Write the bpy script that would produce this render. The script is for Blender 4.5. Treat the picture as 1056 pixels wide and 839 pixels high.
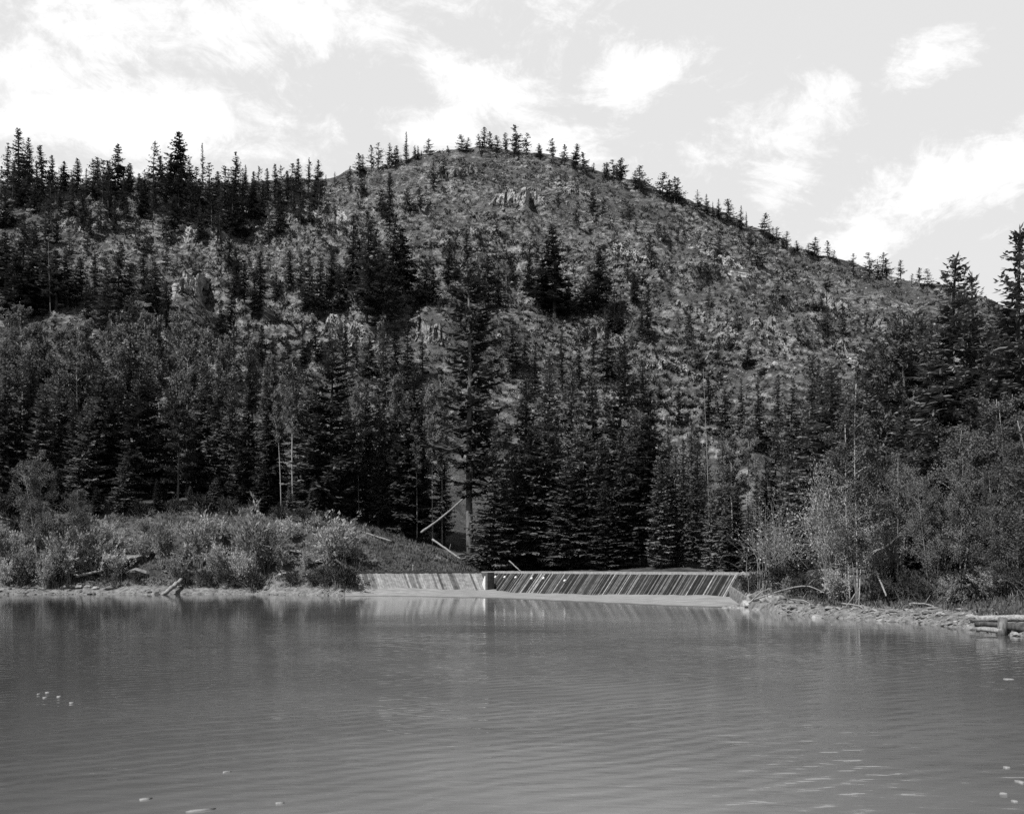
import bpy, math, random
import numpy as np
from mathutils import Vector

# ------------------------------------------------------------------ camera, light, exposure
F, CX, HY, CAMZ = 1014.0, 528.0, 585.0, 3.0          # the photograph's focal length, centre, horizon row; eye height in metres
scene = bpy.context.scene
for o in list(bpy.data.objects):
    bpy.data.objects.remove(o)
cam_data = bpy.data.cameras.new('camera')
cam = bpy.data.objects.new('camera', cam_data)
scene.collection.objects.link(cam)
cam.location = (0, 0, CAMZ)
cam.rotation_euler = (math.radians(90), 0, 0)
cam_data.sensor_width = 36.0
cam_data.lens = 36.0 * F / 1056.0
cam_data.shift_y = (HY - 419.5) / 1056.0
cam_data.clip_start = 0.1
cam_data.clip_end = 6000
scene.camera = cam

SUN_AZ, SUN_EL = math.radians(-134), math.radians(52)   # azimuth from +Y towards +X: behind and left of the camera
sun_dir = Vector((math.sin(SUN_AZ) * math.cos(SUN_EL), math.cos(SUN_AZ) * math.cos(SUN_EL), math.sin(SUN_EL)))
sl = bpy.data.lights.new('sun', 'SUN')
sl.energy = 5.0
sl.angle = math.radians(0.5)
sl.color = (1.0, 0.995, 0.985)
sun = bpy.data.objects.new('sun', sl)
scene.collection.objects.link(sun)
sun.rotation_euler = (-sun_dir).to_track_quat('-Z', 'Y').to_euler()
sun.location = sun_dir * 300

scene.view_settings.view_transform = 'Standard'
scene.view_settings.look = 'None'
scene.view_settings.gamma = 1.0
scene.view_settings.exposure = 0.3
scene.view_settings.use_curve_mapping = False
scene.render.engine = 'CYCLES'
scene.cycles.max_bounces = 6
scene.cycles.diffuse_bounces = 2
scene.cycles.glossy_bounces = 3
scene.cycles.transmission_bounces = 3
scene.cycles.transparent_max_bounces = 4
scene.cycles.use_denoising = False


class NT:
    """small helper to write node trees"""
    def __init__(self, tree):
        self.t = tree
        tree.nodes.clear()

    def n(self, kind, **kw):
        nd = self.t.nodes.new(kind)
        for k, v in kw.items():
            setattr(nd, k, v)
        return nd

    def put(self, sock, v):
        if isinstance(v, bpy.types.NodeSocket):
            self.t.links.new(v, sock)
        elif isinstance(v, (int, float)):
            if sock.type == 'RGBA':
                sock.default_value = (v, v, v, 1)
            elif sock.type == 'VECTOR':
                sock.default_value = (v, v, v)
            else:
                sock.default_value = v
        else:
            sock.default_value = v

    def m(self, op, a, b=0.0, c=None, clamp=False):
        nd = self.n('ShaderNodeMath', operation=op, use_clamp=clamp)
        self.put(nd.inputs[0], a)
        self.put(nd.inputs[1], b)
        if c is not None:
            self.put(nd.inputs[2], c)
        return nd.outputs[0]

    def ramp(self, v, a, b, lo=0.0, hi=1.0, smooth=True):
        nd = self.n('ShaderNodeMapRange')
        nd.interpolation_type = 'SMOOTHSTEP' if smooth else 'LINEAR'
        self.put(nd.inputs['Value'], v)
        self.put(nd.inputs['From Min'], a); self.put(nd.inputs['From Max'], b)
        self.put(nd.inputs['To Min'], lo); self.put(nd.inputs['To Max'], hi)
        return nd.outputs[0]

    def mix(self, f, a, b):
        nd = self.n('ShaderNodeMix', data_type='FLOAT')
        self.put(nd.inputs[0], f); self.put(nd.inputs[2], a); self.put(nd.inputs[3], b)
        return nd.outputs[0]

    def noise(self, vec, scale, detail=4, rough=0.55, dist=0.0):
        nd = self.n('ShaderNodeTexNoise')
        if vec is not None:
            self.put(nd.inputs['Vector'], vec)
        self.put(nd.inputs['Scale'], scale); self.put(nd.inputs['Detail'], detail)
        self.put(nd.inputs['Roughness'], rough); self.put(nd.inputs['Distortion'], dist)
        return nd.outputs['Fac']

    def mapping(self, vec, scale=(1, 1, 1), rot=(0, 0, 0), loc=(0, 0, 0)):
        nd = self.n('ShaderNodeMapping')
        self.put(nd.inputs['Vector'], vec)
        nd.inputs['Scale'].default_value = scale
        nd.inputs['Rotation'].default_value = rot
        nd.inputs['Location'].default_value = loc
        return nd.outputs[0]

    def grey(self, v):
        nd = self.n('ShaderNodeCombineColor')
        for k in range(3):
            self.put(nd.inputs[k], v)
        return nd.outputs[0]


# ------------------------------------------------------------------ sky (black and white film: the sky texture through one channel)
world = bpy.data.worlds.new('World')
scene.world = world
world.use_nodes = True
w = NT(world.node_tree)
sky = w.n('ShaderNodeTexSky', sky_type='NISHITA')
sky.sun_disc = False
sky.sun_elevation = SUN_EL
sky.sun_rotation = SUN_AZ
sky.altitude = 2600
sky.air_density = 1.0
sky.dust_density = 1.5
sky.ozone_density = 1.0
SKY_STRENGTH = 0.1
bw = w.n('ShaderNodeSeparateColor')
w.put(bw.inputs[0], sky.outputs[0])
base_sky = w.m('ADD', w.m('MULTIPLY', bw.outputs[2], 0.55), w.m('MULTIPLY', bw.outputs[0], 0.45))
tc = w.n('ShaderNodeTexCoord')
d3 = tc.outputs['Generated']
sep = w.n('ShaderNodeSeparateXYZ')
w.put(sep.inputs[0], d3)
yy = w.m('MAXIMUM', sep.outputs[1], 0.12)
uu = w.m('DIVIDE', sep.outputs[0], yy)
vv = w.m('DIVIDE', sep.outputs[2], yy)
front = w.ramp(sep.outputs[1], 0.1, 0.35)
CLOUDS = [(120, 120, 190, 46, 0.08, 1.0), (40, 80, 120, 40, 0.1, .8), (250, 20, 320, 52, -.1, .8), (500, 95, 90, 34, .55, 1.0), (560, 140, 70, 36, .35, .9),
          (455, 135, 60, 28, 0, .9), (668, 76, 70, 26, -.42, 1.0), (815, 125, 88, 52, -.35, 1.0), (800, 190, 60, 45, -.6, .7), (955, 60, 75, 34, -.5, .85),
          (1010, 180, 160, 42, -.36, 1.05), (900, 245, 90, 26, -.45, .9), (1060, 150, 70, 40, -.3, .9), (60, 210, 240, 50, 0, .7), (-250, 100, 260, 80, 0, .9), (1350, 120, 220, 70, -.2, .9)]
acc = None
for (px, py, rx, ry, an, st) in CLOUDS:
    a = w.m('SUBTRACT', uu, (px - CX) / F)
    b = w.m('SUBTRACT', vv, (HY - py) / F)
    ca, sa = math.cos(an), math.sin(an)
    # image y points down, elevation up: mirror the tilt
    p = w.m('ADD', w.m('MULTIPLY', a, ca * F / rx), w.m('MULTIPLY', b, -sa * F / rx))
    q = w.m('ADD', w.m('MULTIPLY', a, sa * F / ry), w.m('MULTIPLY', b, ca * F / ry))
    r2 = w.m('ADD', w.m('MULTIPLY', p, p), w.m('MULTIPLY', q, q))
    g = w.m('MULTIPLY', w.m('EXPONENT', w.m('MULTIPLY', r2, -0.9)), st)
    acc = g if acc is None else w.m('MAXIMUM', acc, g)
acc = w.m('MULTIPLY', acc, front)
back_cloud = w.m('MULTIPLY', w.m('SUBTRACT', 1.0, front), 0.45)
acc = w.m('ADD', acc, back_cloud)
n1 = w.noise(w.mapping(d3, (1, 1, 1.7), rot=(0, 0.5, 0)), 8.0, 12, 0.68, 0.9)
n2 = w.noise(w.mapping(d3, (1, 1, 1.6), loc=(3, 1, 2)), 30.0, 10, 0.7, 0.8)
dens = w.m('ADD', acc, w.m('ADD', w.m('MULTIPLY', w.m('SUBTRACT', n1, 0.5), 2.4), w.m('MULTIPLY', w.m('SUBTRACT', n2, 0.5), 1.1)))
dens = w.ramp(dens, 0.28, 0.88)
CLOUD_VAL, SKY_FLOOR = 8.6, 6.9
sky_v = w.mix(0.9, base_sky, SKY_FLOOR)
fade_up = w.ramp(sep.outputs[2], 0.5, 0.85, 1.0, 0.2)
fade_up = w.m('MULTIPLY', fade_up, w.ramp(sep.outputs[1], -0.5, 0.3, 0.5, 1.0))
val = w.mix(dens, sky_v, CLOUD_VAL)
val = w.m('MULTIPLY', val, fade_up)
bg = w.n('ShaderNodeBackground')
w.put(bg.inputs[0], w.grey(val))
bg.inputs[1].default_value = SKY_STRENGTH
wo = w.n('ShaderNodeOutputWorld')
w.put(wo.inputs[0], bg.outputs[0])

# ------------------------------------------------------------------ helpers
rng = np.random.default_rng(11)
random.seed(5)
COL = scene.collection


def mesh_np(name, verts, quads=None, tris=None, mat=None, attr=None, smooth=False, mat_idx=None):
    me = bpy.data.meshes.new(name)
    verts = np.asarray(verts, dtype=np.float32)
    q = np.zeros((0, 4), np.int32) if quads is None else np.asarray(quads, np.int32)
    t = np.zeros((0, 3), np.int32) if tris is None else np.asarray(tris, np.int32)
    nv, nq, nt = len(verts), len(q), len(t)
    me.vertices.add(nv)
    me.vertices.foreach_set('co', verts.ravel())
    me.loops.add(nq * 4 + nt * 3)
    me.loops.foreach_set('vertex_index', np.concatenate([q.ravel(), t.ravel()]))
    me.polygons.add(nq + nt)
    me.polygons.foreach_set('loop_start', np.concatenate([np.arange(nq) * 4, nq * 4 + np.arange(nt) * 3]).astype(np.int32))
    if mat_idx is not None:
        me.polygons.foreach_set('material_index', np.asarray(mat_idx, np.int32))
    me.polygons.foreach_set('use_smooth', np.full(nq + nt, smooth, dtype=bool))
    for k, v in (attr or {}).items():
        a = me.attributes.new(k, 'FLOAT', 'POINT')
        a.data.foreach_set('value', np.asarray(v, np.float32))
    mats = mat if isinstance(mat, (list, tuple)) else [mat]
    for m_ in mats:
        if m_:
            me.materials.append(m_)
    me.update(calc_edges=True)
    me.validate()
    return me


class MB:
    """collects quads/tris (numpy) for one mesh"""
    def __init__(self):
        self.v, self.q, self.t, self.n = [], [], [], 0
        self.att = []

    def add(self, v, q=None, t=None, att=0.0):
        v = np.asarray(v, float)
        if q is not None and len(q):
            self.q.append(np.asarray(q, int) + self.n)
        if t is not None and len(t):
            self.t.append(np.asarray(t, int) + self.n)
        self.v.append(v)
        self.att.append(np.broadcast_to(np.asarray(att, float), (len(v),)))
        self.n += len(v)

    def tube(self, pts, rad, sides=6, att=0.0, cap=True):
        pts = np.asarray(pts, float)
        n = len(pts)
        rad = np.broadcast_to(np.asarray(rad, float), (n,))
        tan = np.gradient(pts, axis=0)
        tan /= np.linalg.norm(tan, axis=1, keepdims=True) + 1e-9
        ref = np.array([0.0, 0, 1]) if abs(tan[0, 2]) < 0.8 else np.array([1.0, 0, 0])
        s = np.cross(tan, ref); s /= np.linalg.norm(s, axis=1, keepdims=True) + 1e-9
        u = np.cross(s, tan)
        a = np.arange(sides) / sides * 2 * np.pi
        ring = pts[:, None, :] + rad[:, None, None] * (np.cos(a)[None, :, None] * s[:, None, :] + np.sin(a)[None, :, None] * u[:, None, :])
        v = ring.reshape(-1, 3)
        i, j = np.meshgrid(np.arange(n - 1), np.arange(sides), indexing='ij')
        j2 = (j + 1) % sides
        q = np.stack([i * sides + j, i * sides + j2, (i + 1) * sides + j2, (i + 1) * sides + j], -1).reshape(-1, 4)
        t = []
        if cap:
            v = np.vstack([v, pts[-1:], pts[:1]])
            k = n * sides
            for b in range(sides):
                t.append(((n - 1) * sides + b, (n - 1) * sides + (b + 1) % sides, k))
                t.append(((b + 1) % sides, b, k + 1))
        self.add(v, q, t, att)

    def kites(self, P, D, N, l, wd, mid=0.45):
        """leaf-shaped quads: base P, direction D, facing N, length l, width wd"""
        P = np.asarray(P); D = np.asarray(D); N = np.asarray(N)
        D = D / (np.linalg.norm(D, axis=1, keepdims=True) + 1e-9)
        S = np.cross(D, N); S /= np.linalg.norm(S, axis=1, keepdims=True) + 1e-9
        l = np.asarray(l)[:, None]; wd = np.asarray(wd)[:, None]
        v = np.stack([P, P + D * l * mid + S * wd / 2, P + D * l, P + D * l * mid - S * wd / 2], 1).reshape(-1, 3)
        q = np.arange(len(P) * 4).reshape(-1, 4)
        self.add(v, q)

    def box(self, c, ax, ay, az, att=0.0):
        c, ax, ay, az = (np.asarray(k, float) for k in (c, ax, ay, az))
        v = [c + sx * ax + sy * ay + sz * az for sx in (-1, 1) for sy in (-1, 1) for sz in (-1, 1)]
        q = [(0, 1, 3, 2), (4, 6, 7, 5), (0, 4, 5, 1), (2, 3, 7, 6), (0, 2, 6, 4), (1, 5, 7, 3)]
        self.add(v, q, att=att)

    def mesh(self, name, mat, smooth=False, att_name=None, extra=None):
        v = np.vstack(self.v)
        q = np.vstack(self.q) if self.q else None
        t = np.vstack(self.t) if self.t else None
        at = {att_name: np.concatenate(self.att)} if att_name else None
        return mesh_np(name, v, q, t, mat, at, smooth)


def link(name, data, parent=None, loc=None):
    o = bpy.data.objects.new(name, data)
    COL.objects.link(o)
    if parent is not None:
        o.parent = parent
    if loc is not None:
        o.location = loc
    return o


def tag(o, label, cat, group=None, kind=None):
    if label:
        o['label'] = label
    if cat:
        o['category'] = cat
    if group:
        o['group'] = group
    if kind:
        o['kind'] = kind
    return o


def _h(ix, iy, s):
    h = (ix.astype(np.int64) * 374761393 + iy.astype(np.int64) * 668265263 + s * 982451653) & 0xFFFFFFFF
    h = ((h ^ (h >> 13)) * 1274126177) & 0xFFFFFFFF
    return ((h ^ (h >> 16)) & 0xFFFF) / 65535.0


def vnoise(x, y, s=0):
    x = np.asarray(x, float); y = np.asarray(y, float)
    ix, iy = np.floor(x), np.floor(y)
    fx, fy = x - ix, y - iy
    fx = fx * fx * (3 - 2 * fx); fy = fy * fy * (3 - 2 * fy)
    a = _h(ix, iy, s); b = _h(ix + 1, iy, s); c = _h(ix, iy + 1, s); d = _h(ix + 1, iy + 1, s)
    return (a + (b - a) * fx) * (1 - fy) + (c + (d - c) * fx) * fy - 0.5


def fbm(x, y, sc, octv=4, s=0):
    r, amp, tot = 0, 1.0, 0
    for k in range(octv):
        r = r + amp * vnoise(x / sc * 2 ** k, y / sc * 2 ** k, s + k * 17)
        tot += amp
        amp *= 0.5
    return r / tot * 2      # about -1..1


# ------------------------------------------------------------------ materials (black and white photograph: greys of real albedo)
def new_mat(name):
    m_ = bpy.data.materials.new(name)
    m_.use_nodes = True
    return m_, NT(m_.node_tree)


def out(nt, sh):
    o_ = nt.n('ShaderNodeOutputMaterial')
    nt.put(o_.inputs[0], sh)


def foliage_mat(name, alb, transl=0.22, var=0.35, nscale=0.6):
    m_, t = new_mat(name)
    oi = t.n('ShaderNodeObjectInfo')
    g = t.n('ShaderNodeNewGeometry')
    v = t.ramp(oi.outputs['Random'], 0, 1, 1 - var, 1 + var, False)
    t_c = t.n('ShaderNodeTexCoord')
    nz = t.ramp(t.noise(t_c.outputs['Object'], nscale, 3), 0.3, 0.7, 0.7, 1.3)
    isl = t.ramp(g.outputs['Random Per Island'], 0, 1, 0.82, 1.2, False)
    c = t.grey(t.m('MULTIPLY', t.m('MULTIPLY', v, alb), t.m('MULTIPLY', nz, isl)))
    df = t.n('ShaderNodeBsdfDiffuse'); t.put(df.inputs[0], c)
    tr = t.n('ShaderNodeBsdfTranslucent'); t.put(tr.inputs[0], c)
    mx = t.n('ShaderNodeMixShader'); mx.inputs[0].default_value = transl
    t.put(mx.inputs[1], df.outputs[0]); t.put(mx.inputs[2], tr.outputs[0])
    out(t, mx.outputs[0])
    return m_


def bark_mat(name, lo, hi, sc=(9, 9, 1.2), marks=0.0):
    m_, t = new_mat(name)
    t_c = t.n('ShaderNodeTexCoord')
    nz = t.noise(t.mapping(t_c.outputs['Object'], sc), 1.0, 6, 0.65)
    c = t.ramp(nz, 0.3, 0.7, lo, hi)
    if marks:
        sc_ = t.ramp(t.noise(t.mapping(t_c.outputs['Object'], (2, 2, 5)), 1.0, 4), 0.56, 0.64)
        c = t.mix(t.m('MULTIPLY', sc_, marks), c, 0.04)
    p = t.n('ShaderNodeBsdfPrincipled')
    t.put(p.inputs['Base Color'], t.grey(c))
    p.inputs['Roughness'].default_value = 0.85
    p.inputs['Specular IOR Level'].default_value = 0.2
    b = t.n('ShaderNodeBump'); b.inputs['Strength'].default_value = 0.6; b.inputs['Distance'].default_value = 0.05
    t.put(b.inputs['Height'], nz); t.put(p.inputs['Normal'], b.outputs[0])
    out(t, p.outputs[0])
    return m_


M = {
    'spruce': foliage_mat('spruce_needles', 0.12, 0.12, 0.55, 0.9),
    'spruce_far': foliage_mat('far_spruce_needles', 0.075, 0.12, 0.4),
    'pine': foliage_mat('pine_needles', 0.085, 0.12),
    'aspen': foliage_mat('aspen_leaves', 0.17, 0.35),
    'cottonwood': foliage_mat('cottonwood_leaves', 0.11, 0.25, 0.5),
    'willow': foliage_mat('willow_leaves', 0.40, 0.35, 0.4),
    'grass': foliage_mat('grass_blades', 0.11, 0.2, 0.2, 0.35),
    'fir': foliage_mat('fir_needles', 0.06, 0.12, 0.2, 0.9),
    'dark_leaves': foliage_mat('dark_leaves', 0.05, 0.15, 0.4),
    'brush': foliage_mat('brush_leaves', 0.055, 0.2, nscale=0.05),
    'bark_dark': bark_mat('dark_bark', 0.03, 0.09),
    'bark_pine': bark_mat('pine_bark', 0.06, 0.2),
    'bark_pale': bark_mat('pale_bark', 0.22, 0.42, (4, 4, 2), 0.6),
    'bark_grey': bark_mat('grey_twigs', 0.12, 0.26),
    'dead': bark_mat('weathered_wood', 0.12, 0.32, (12, 12, 1.5)),
    'driftwood': bark_mat('driftwood', 0.14, 0.36, (1.5, 14, 14)),
}


def rock_mat(name, lo, hi, scale):
    m_, t = new_mat(name)
    t_c = t.n('ShaderNodeTexCoord')
    oi = t.n('ShaderNodeObjectInfo'); g = t.n('ShaderNodeNewGeometry')
    nz = t.noise(t_c.outputs['Object'], scale, 8, 0.65)
    c = t.ramp(nz, 0.3, 0.7, lo, hi)
    c = t.m('MULTIPLY', c, t.ramp(oi.outputs['Random'], 0, 1, 0.75, 1.25, False))
    c = t.m('MULTIPLY', c, t.ramp(g.outputs['Random Per Island'], 0, 1, 0.6, 1.35, False))
    p = t.n('ShaderNodeBsdfPrincipled')
    t.put(p.inputs['Base Color'], t.grey(c)); p.inputs['Roughness'].default_value = 0.9
    p.inputs['Specular IOR Level'].default_value = 0.2
    b = t.n('ShaderNodeBump'); b.inputs['Strength'].default_value = 0.5; b.inputs['Distance'].default_value = 0.3 / scale
    t.put(b.inputs['Height'], nz); t.put(p.inputs['Normal'], b.outputs[0])
    out(t, p.outputs[0])
    return m_


M['shore_rock'] = rock_mat('shore_rock', 0.10, 0.32, 3.0)
M['hill_rock'] = rock_mat('hill_rock', 0.07, 0.25, 0.5)
M['cliff_rock'] = rock_mat('cliff_rock', 0.08, 0.38, 0.45)

# terrain
m_, t = new_mat('terrain')
t_c = t.n('ShaderNodeTexCoord')
obj_c = t_c.outputs['Object']
hill_a = t.n('ShaderNodeAttribute', attribute_name='hill').outputs['Fac']
shore_a = t.n('ShaderNodeAttribute', attribute_name='shore').outputs['Fac']
geo = t.n('ShaderNodeNewGeometry')
sepn = t.n('ShaderNodeSeparateXYZ'); t.put(sepn.inputs[0], geo.outputs['True Normal'])
big = t.noise(obj_c, 0.03, 5, 0.6)
midn = t.noise(obj_c, 0.16, 6, 0.65)
fine = t.noise(obj_c, 0.7, 8, 0.7)
streak = t.noise(t.mapping(obj_c, (0.5, 0.25, 1.3), rot=(0, 0.45, 0)), 0.55, 6, 0.7)
veg = t.m('ADD', t.m('ADD', t.m('MULTIPLY', big, 0.5), t.m('MULTIPLY', midn, 0.8)), t.m('MULTIPLY', fine, 0.7))
veg = t.m('ADD', veg, t.m('MULTIPLY', sepn.outputs[2], 0.28))
veg = t.ramp(veg, 1.12, 1.3)
rock_c = t.m('MULTIPLY', t.ramp(streak, 0.36, 0.64, 0.05, 0.29), t.ramp(fine, 0.36, 0.64, 0.4, 1.6))
scrub_c = t.ramp(fine, 0.3, 0.7, 0.035, 0.13)
hill_c = t.mix(veg, rock_c, scrub_c)
gn = t.noise(obj_c, 1.6, 7, 0.7)
grass_c = t.m('MULTIPLY', t.ramp(gn, 0.3, 0.7, 0.03, 0.11), t.ramp(t.noise(obj_c, 0.25, 4), 0.35, 0.65, 0.6, 1.3))
gravel_c = t.ramp(t.noise(obj_c, 2.0, 8, 0.75), 0.3, 0.7, 0.06, 0.25)
c = t.mix(hill_a, grass_c, hill_c)
c = t.mix(shore_a, c, gravel_c)
p = t.n('ShaderNodeBsdfPrincipled')
t.put(p.inputs['Base Color'], t.grey(c)); p.inputs['Roughness'].default_value = 0.95
p.inputs['Specular IOR Level'].default_value = 0.1
b = t.n('ShaderNodeBump'); b.inputs['Strength'].default_value = 0.9
t.put(b.inputs['Distance'], t.mix(hill_a, 0.15, 2.2))
t.put(b.inputs['Height'], t.mix(hill_a, gn, t.m('ADD', fine, t.m('MULTIPLY', streak, 0.8)))); t.put(p.inputs['Normal'], b.outputs[0])
out(t, p.outputs[0])
M['terrain'] = m_

# silt and water
m_, t = new_mat('silt')
t_c = t.n('ShaderNodeTexCoord'); sp = t.n('ShaderNodeSeparateXYZ'); t.put(sp.inputs[0], t_c.outputs['Object'])
nz = t.noise(t.mapping(t_c.outputs['Object'], (0.6, 2.2, 1)), 1.0, 7, 0.65)
wet = t.ramp(t.m('ADD', sp.outputs[2], t.m('MULTIPLY', t.m('SUBTRACT', nz, 0.5), 0.05)), 0.01, 0.06)
c = t.m('MULTIPLY', t.ramp(nz, 0.3, 0.7, 0.15, 0.29), t.mix(wet, 0.3, 1.0))
p = t.n('ShaderNodeBsdfPrincipled'); t.put(p.inputs['Base Color'], t.grey(c)); p.inputs['Roughness'].default_value = 0.8
b = t.n('ShaderNodeBump'); b.inputs['Strength'].default_value = 0.4; b.inputs['Distance'].default_value = 0.08
t.put(b.inputs['Height'], nz); t.put(p.inputs['Normal'], b.outputs[0])
out(t, p.outputs[0]); M['silt'] = m_

m_, t = new_mat('lake_water')
t_c = t.n('ShaderNodeTexCoord'); oc = t_c.outputs['Object']
wv = t.n('ShaderNodeTexWave', wave_type='BANDS', bands_direction='Y', wave_profile='SIN')
t.put(wv.inputs['Vector'], t.mapping(oc, (1, 1, 1), rot=(0, 0, math.radians(-35))))
for k_, v_ in (('Scale', .6), ('Distortion', 8.0), ('Detail', 3), ('Detail Scale', .55), ('Detail Roughness', .6)):
    wv.inputs[k_].default_value = v_
w1 = t.noise(t.mapping(oc, (0.28, 1.0, 1), rot=(0, 0, math.radians(-33))), 1.5, 2, 0.45, 0.5)
w2 = t.noise(t.mapping(oc, (0.42, 1.0, 1), rot=(0, 0, math.radians(-22))), 3.4, 2, 0.5, 0.3)
w3 = t.noise(t.mapping(oc, (0.5, 1.0, 1), rot=(0, 0, math.radians(-30))), 9.0, 2, 0.5)
gust = t.ramp(t.noise(t.mapping(oc, (0.35, 1, 1)), 0.09, 3), 0.35, 0.65, 0.45, 1.25)
sy = t.n('ShaderNodeSeparateXYZ'); t.put(sy.inputs[0], oc)
calm = t.ramp(sy.outputs[1], 18, 62, 1.0, 0.12)
hgt = t.m('ADD', t.m('ADD', t.m('MULTIPLY', w1, 0.2), t.m('ADD', t.m('MULTIPLY', wv.outputs['Fac'], 0.065), t.m('MULTIPLY', w2, 0.12))), t.m('MULTIPLY', w3, 0.02))
hgt = t.m('MULTIPLY', hgt, t.m('MULTIPLY', gust, calm))
p = t.n('ShaderNodeBsdfPrincipled')
painted_sheen = t.m('EXPONENT', t.m('MULTIPLY', t.m('POWER', t.m('DIVIDE', t.m('SUBTRACT', sy.outputs[0], t.m('MULTIPLY', sy.outputs[1], 0.09)), t.m('ADD', 6.0, t.m('MULTIPLY', sy.outputs[1], 0.2))), 2.0), -1.0))  # brighter reflected light along mid-lake, painted into the water's base colour
painted_sheen = t.m('MULTIPLY', painted_sheen, t.ramp(t.noise(oc, 0.12, 4), 0.3, 0.7, 0.75, 1.15))
t.put(p.inputs['Base Color'], t.grey(t.m('ADD', 0.035, t.m('MULTIPLY', painted_sheen, 0.14)))); p.inputs['Roughness'].default_value = 0.06; p.inputs['IOR'].default_value = 1.33
b = t.n('ShaderNodeBump'); b.inputs['Strength'].default_value = 1.0; b.inputs['Distance'].default_value = 0.11
t.put(b.inputs['Height'], hgt); t.put(p.inputs['Normal'], b.outputs[0])
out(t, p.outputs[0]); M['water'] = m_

# planks: attribute tone = own colour of the plank, low = silt left on the lower ends
m_, t = new_mat('dam_planks')
tone = t.n('ShaderNodeAttribute', attribute_name='tone').outputs['Fac']
low = t.n('ShaderNodeAttribute', attribute_name='low').outputs['Fac']
t_c = t.n('ShaderNodeTexCoord')
nz = t.noise(t_c.outputs['Object'], 2.2, 6, 0.7)
c = t.m('MULTIPLY', tone, t.ramp(nz, 0.3, 0.7, 0.6, 1.35))
sil = t.ramp(t.m('ADD', low, t.m('MULTIPLY', t.m('SUBTRACT', nz, 0.5), 0.7)), 0.72, 1.1)
c = t.mix(sil, c, 0.22)
p = t.n('ShaderNodeBsdfPrincipled'); t.put(p.inputs['Base Color'], t.grey(c)); p.inputs['Roughness'].default_value = 0.8
p.inputs['Specular IOR Level'].default_value = 0.25
b = t.n('ShaderNodeBump'); b.inputs['Strength'].default_value = 0.5; b.inputs['Distance'].default_value = 0.05
t.put(b.inputs['Height'], nz); t.put(p.inputs['Normal'], b.outputs[0])
out(t, p.outputs[0]); M['planks'] = m_


def plain(name, v, rough=0.8, var=0.3, sc=4.0):
    m_, t = new_mat(name)
    t_c = t.n('ShaderNodeTexCoord')
    nz = t.noise(t_c.outputs['Object'], sc, 5, 0.6)
    p = t.n('ShaderNodeBsdfPrincipled')
    t.put(p.inputs['Base Color'], t.grey(t.ramp(nz, 0.3, 0.7, v * (1 - var), v * (1 + var)))); p.inputs['Roughness'].default_value = rough
    out(t, p.outputs[0])
    return m_


M['beam_dark'] = plain('dark_beam', 0.07)
M['beam_pale'] = plain('pale_beam', 0.24)
M['pipe'] = plain('pipe_end', 0.6, 0.5, 0.1)
M['fall'] = plain('falling_water', 0.5, 0.4, 0.25, 9)
M['foam'] = plain('foam', 0.2, 0.7, 0.3)

# ------------------------------------------------------------------ the ground: one sheet from the lake bed to the ridge and beyond
K = [-1300, -150, 0, 120, 250, 320, 352, 368, 400, 440, 480, 497, 560, 640, 700, 745, 778, 800, 860, 950, 1056, 1200, 2300]
DAM_L, DAM_V, DAM_R = np.array([-18.0, 107.0]), np.array([-3.52, 115.0]), np.array([21.4, 85.0])
CREST = 2.45


def dam_depth(px):
    """depth of the crest line along a sight line"""
    u = (px - CX) / F
    a, b_ = (DAM_L, DAM_V) if u < DAM_V[0] / DAM_V[1] else (DAM_V, DAM_R)
    d_ = b_ - a
    s = (u * a[1] - a[0]) / (d_[0] - u * d_[1])
    return a[1] + s * d_[1]


DD = {k: dam_depth(k) for k in K}
tabS = dict(zip(K, [60, 104, 108.6, 110, 110, 107, 104.0, 105.0, 0, 0, 0, 0, 0, 0, 0, 76, 70, 64.5, 58, 52, 42, 33, 18]))
for k in K:
    if 380 < k < 770:
        tabS[k] = DD[k] + 0.4
S_ = [tabS[k] for k in K]
T_ = [s + 1.8 for s in S_]
Tz = [0.6, 0.6, 0.6, 0.7, 0.6, 0.6, 0.8, 0.9, 1.9, 1.9, 1.9, 1.9, 1.9, 1.9, 1.9, 1.8, .35, 0.6, .5, .5, .45, .5, .5]
DD = {k: dam_depth(k) for k in K}
B_ = [80, 124, 126, 126, 127, 126, 125, 126, 126, 126, 125, 124, 122, 116, 110, 104, 95, 80, 70, 62, 51, 42, 28]


def zof(py, Y):
    return CAMZ + (HY - py) * Y / F


Bpy = [500, 520, 523, 526, 525, 532, 537, 541, 552, 566, 581, 587, 588, 588, 588, 588, 592, 604, 612, 614, 618, 620, 615]
Bz = [zof(a, b_) for a, b_ in zip(Bpy, B_)]
Bz[K.index(745)], Bz[K.index(778)] = 2.0, 2.0
H_ = [120, 165, 165, 165, 165, 165, 165, 165, 165, 165, 165, 165, 165, 160, 155, 150, 145, 145, 145, 140, 130, 120, 90]
Hz = [22, 20, 19, 18, 17, 16, 15, 15, 14, 13, 11, 10, 8, 7, 6, 6, 7, 8, 9, 9, 9, 9, 9]
KR = [-1300, -400, -150, 0, 60, 130, 200, 260, 320, 345, 370, 400, 430, 460, 500, 540, 580, 640, 700, 760, 800, 850, 900, 950, 1000, 1056, 1200, 1500, 2300]
Ry = [330, 230, 205, 197, 196, 194, 195, 196, 191, 187, 180, 172, 161, 155, 153, 157, 167, 185, 207, 231, 248, 268, 283, 292, 306, 330, 360, 420, 480]
RY = [300, 400, 410, 410, 410, 410, 415, 420, 430, 440, 450, 465, 475, 480, 480, 475, 470, 455, 445, 435, 430, 425, 420, 415, 410, 400, 380, 330, 250]

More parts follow.
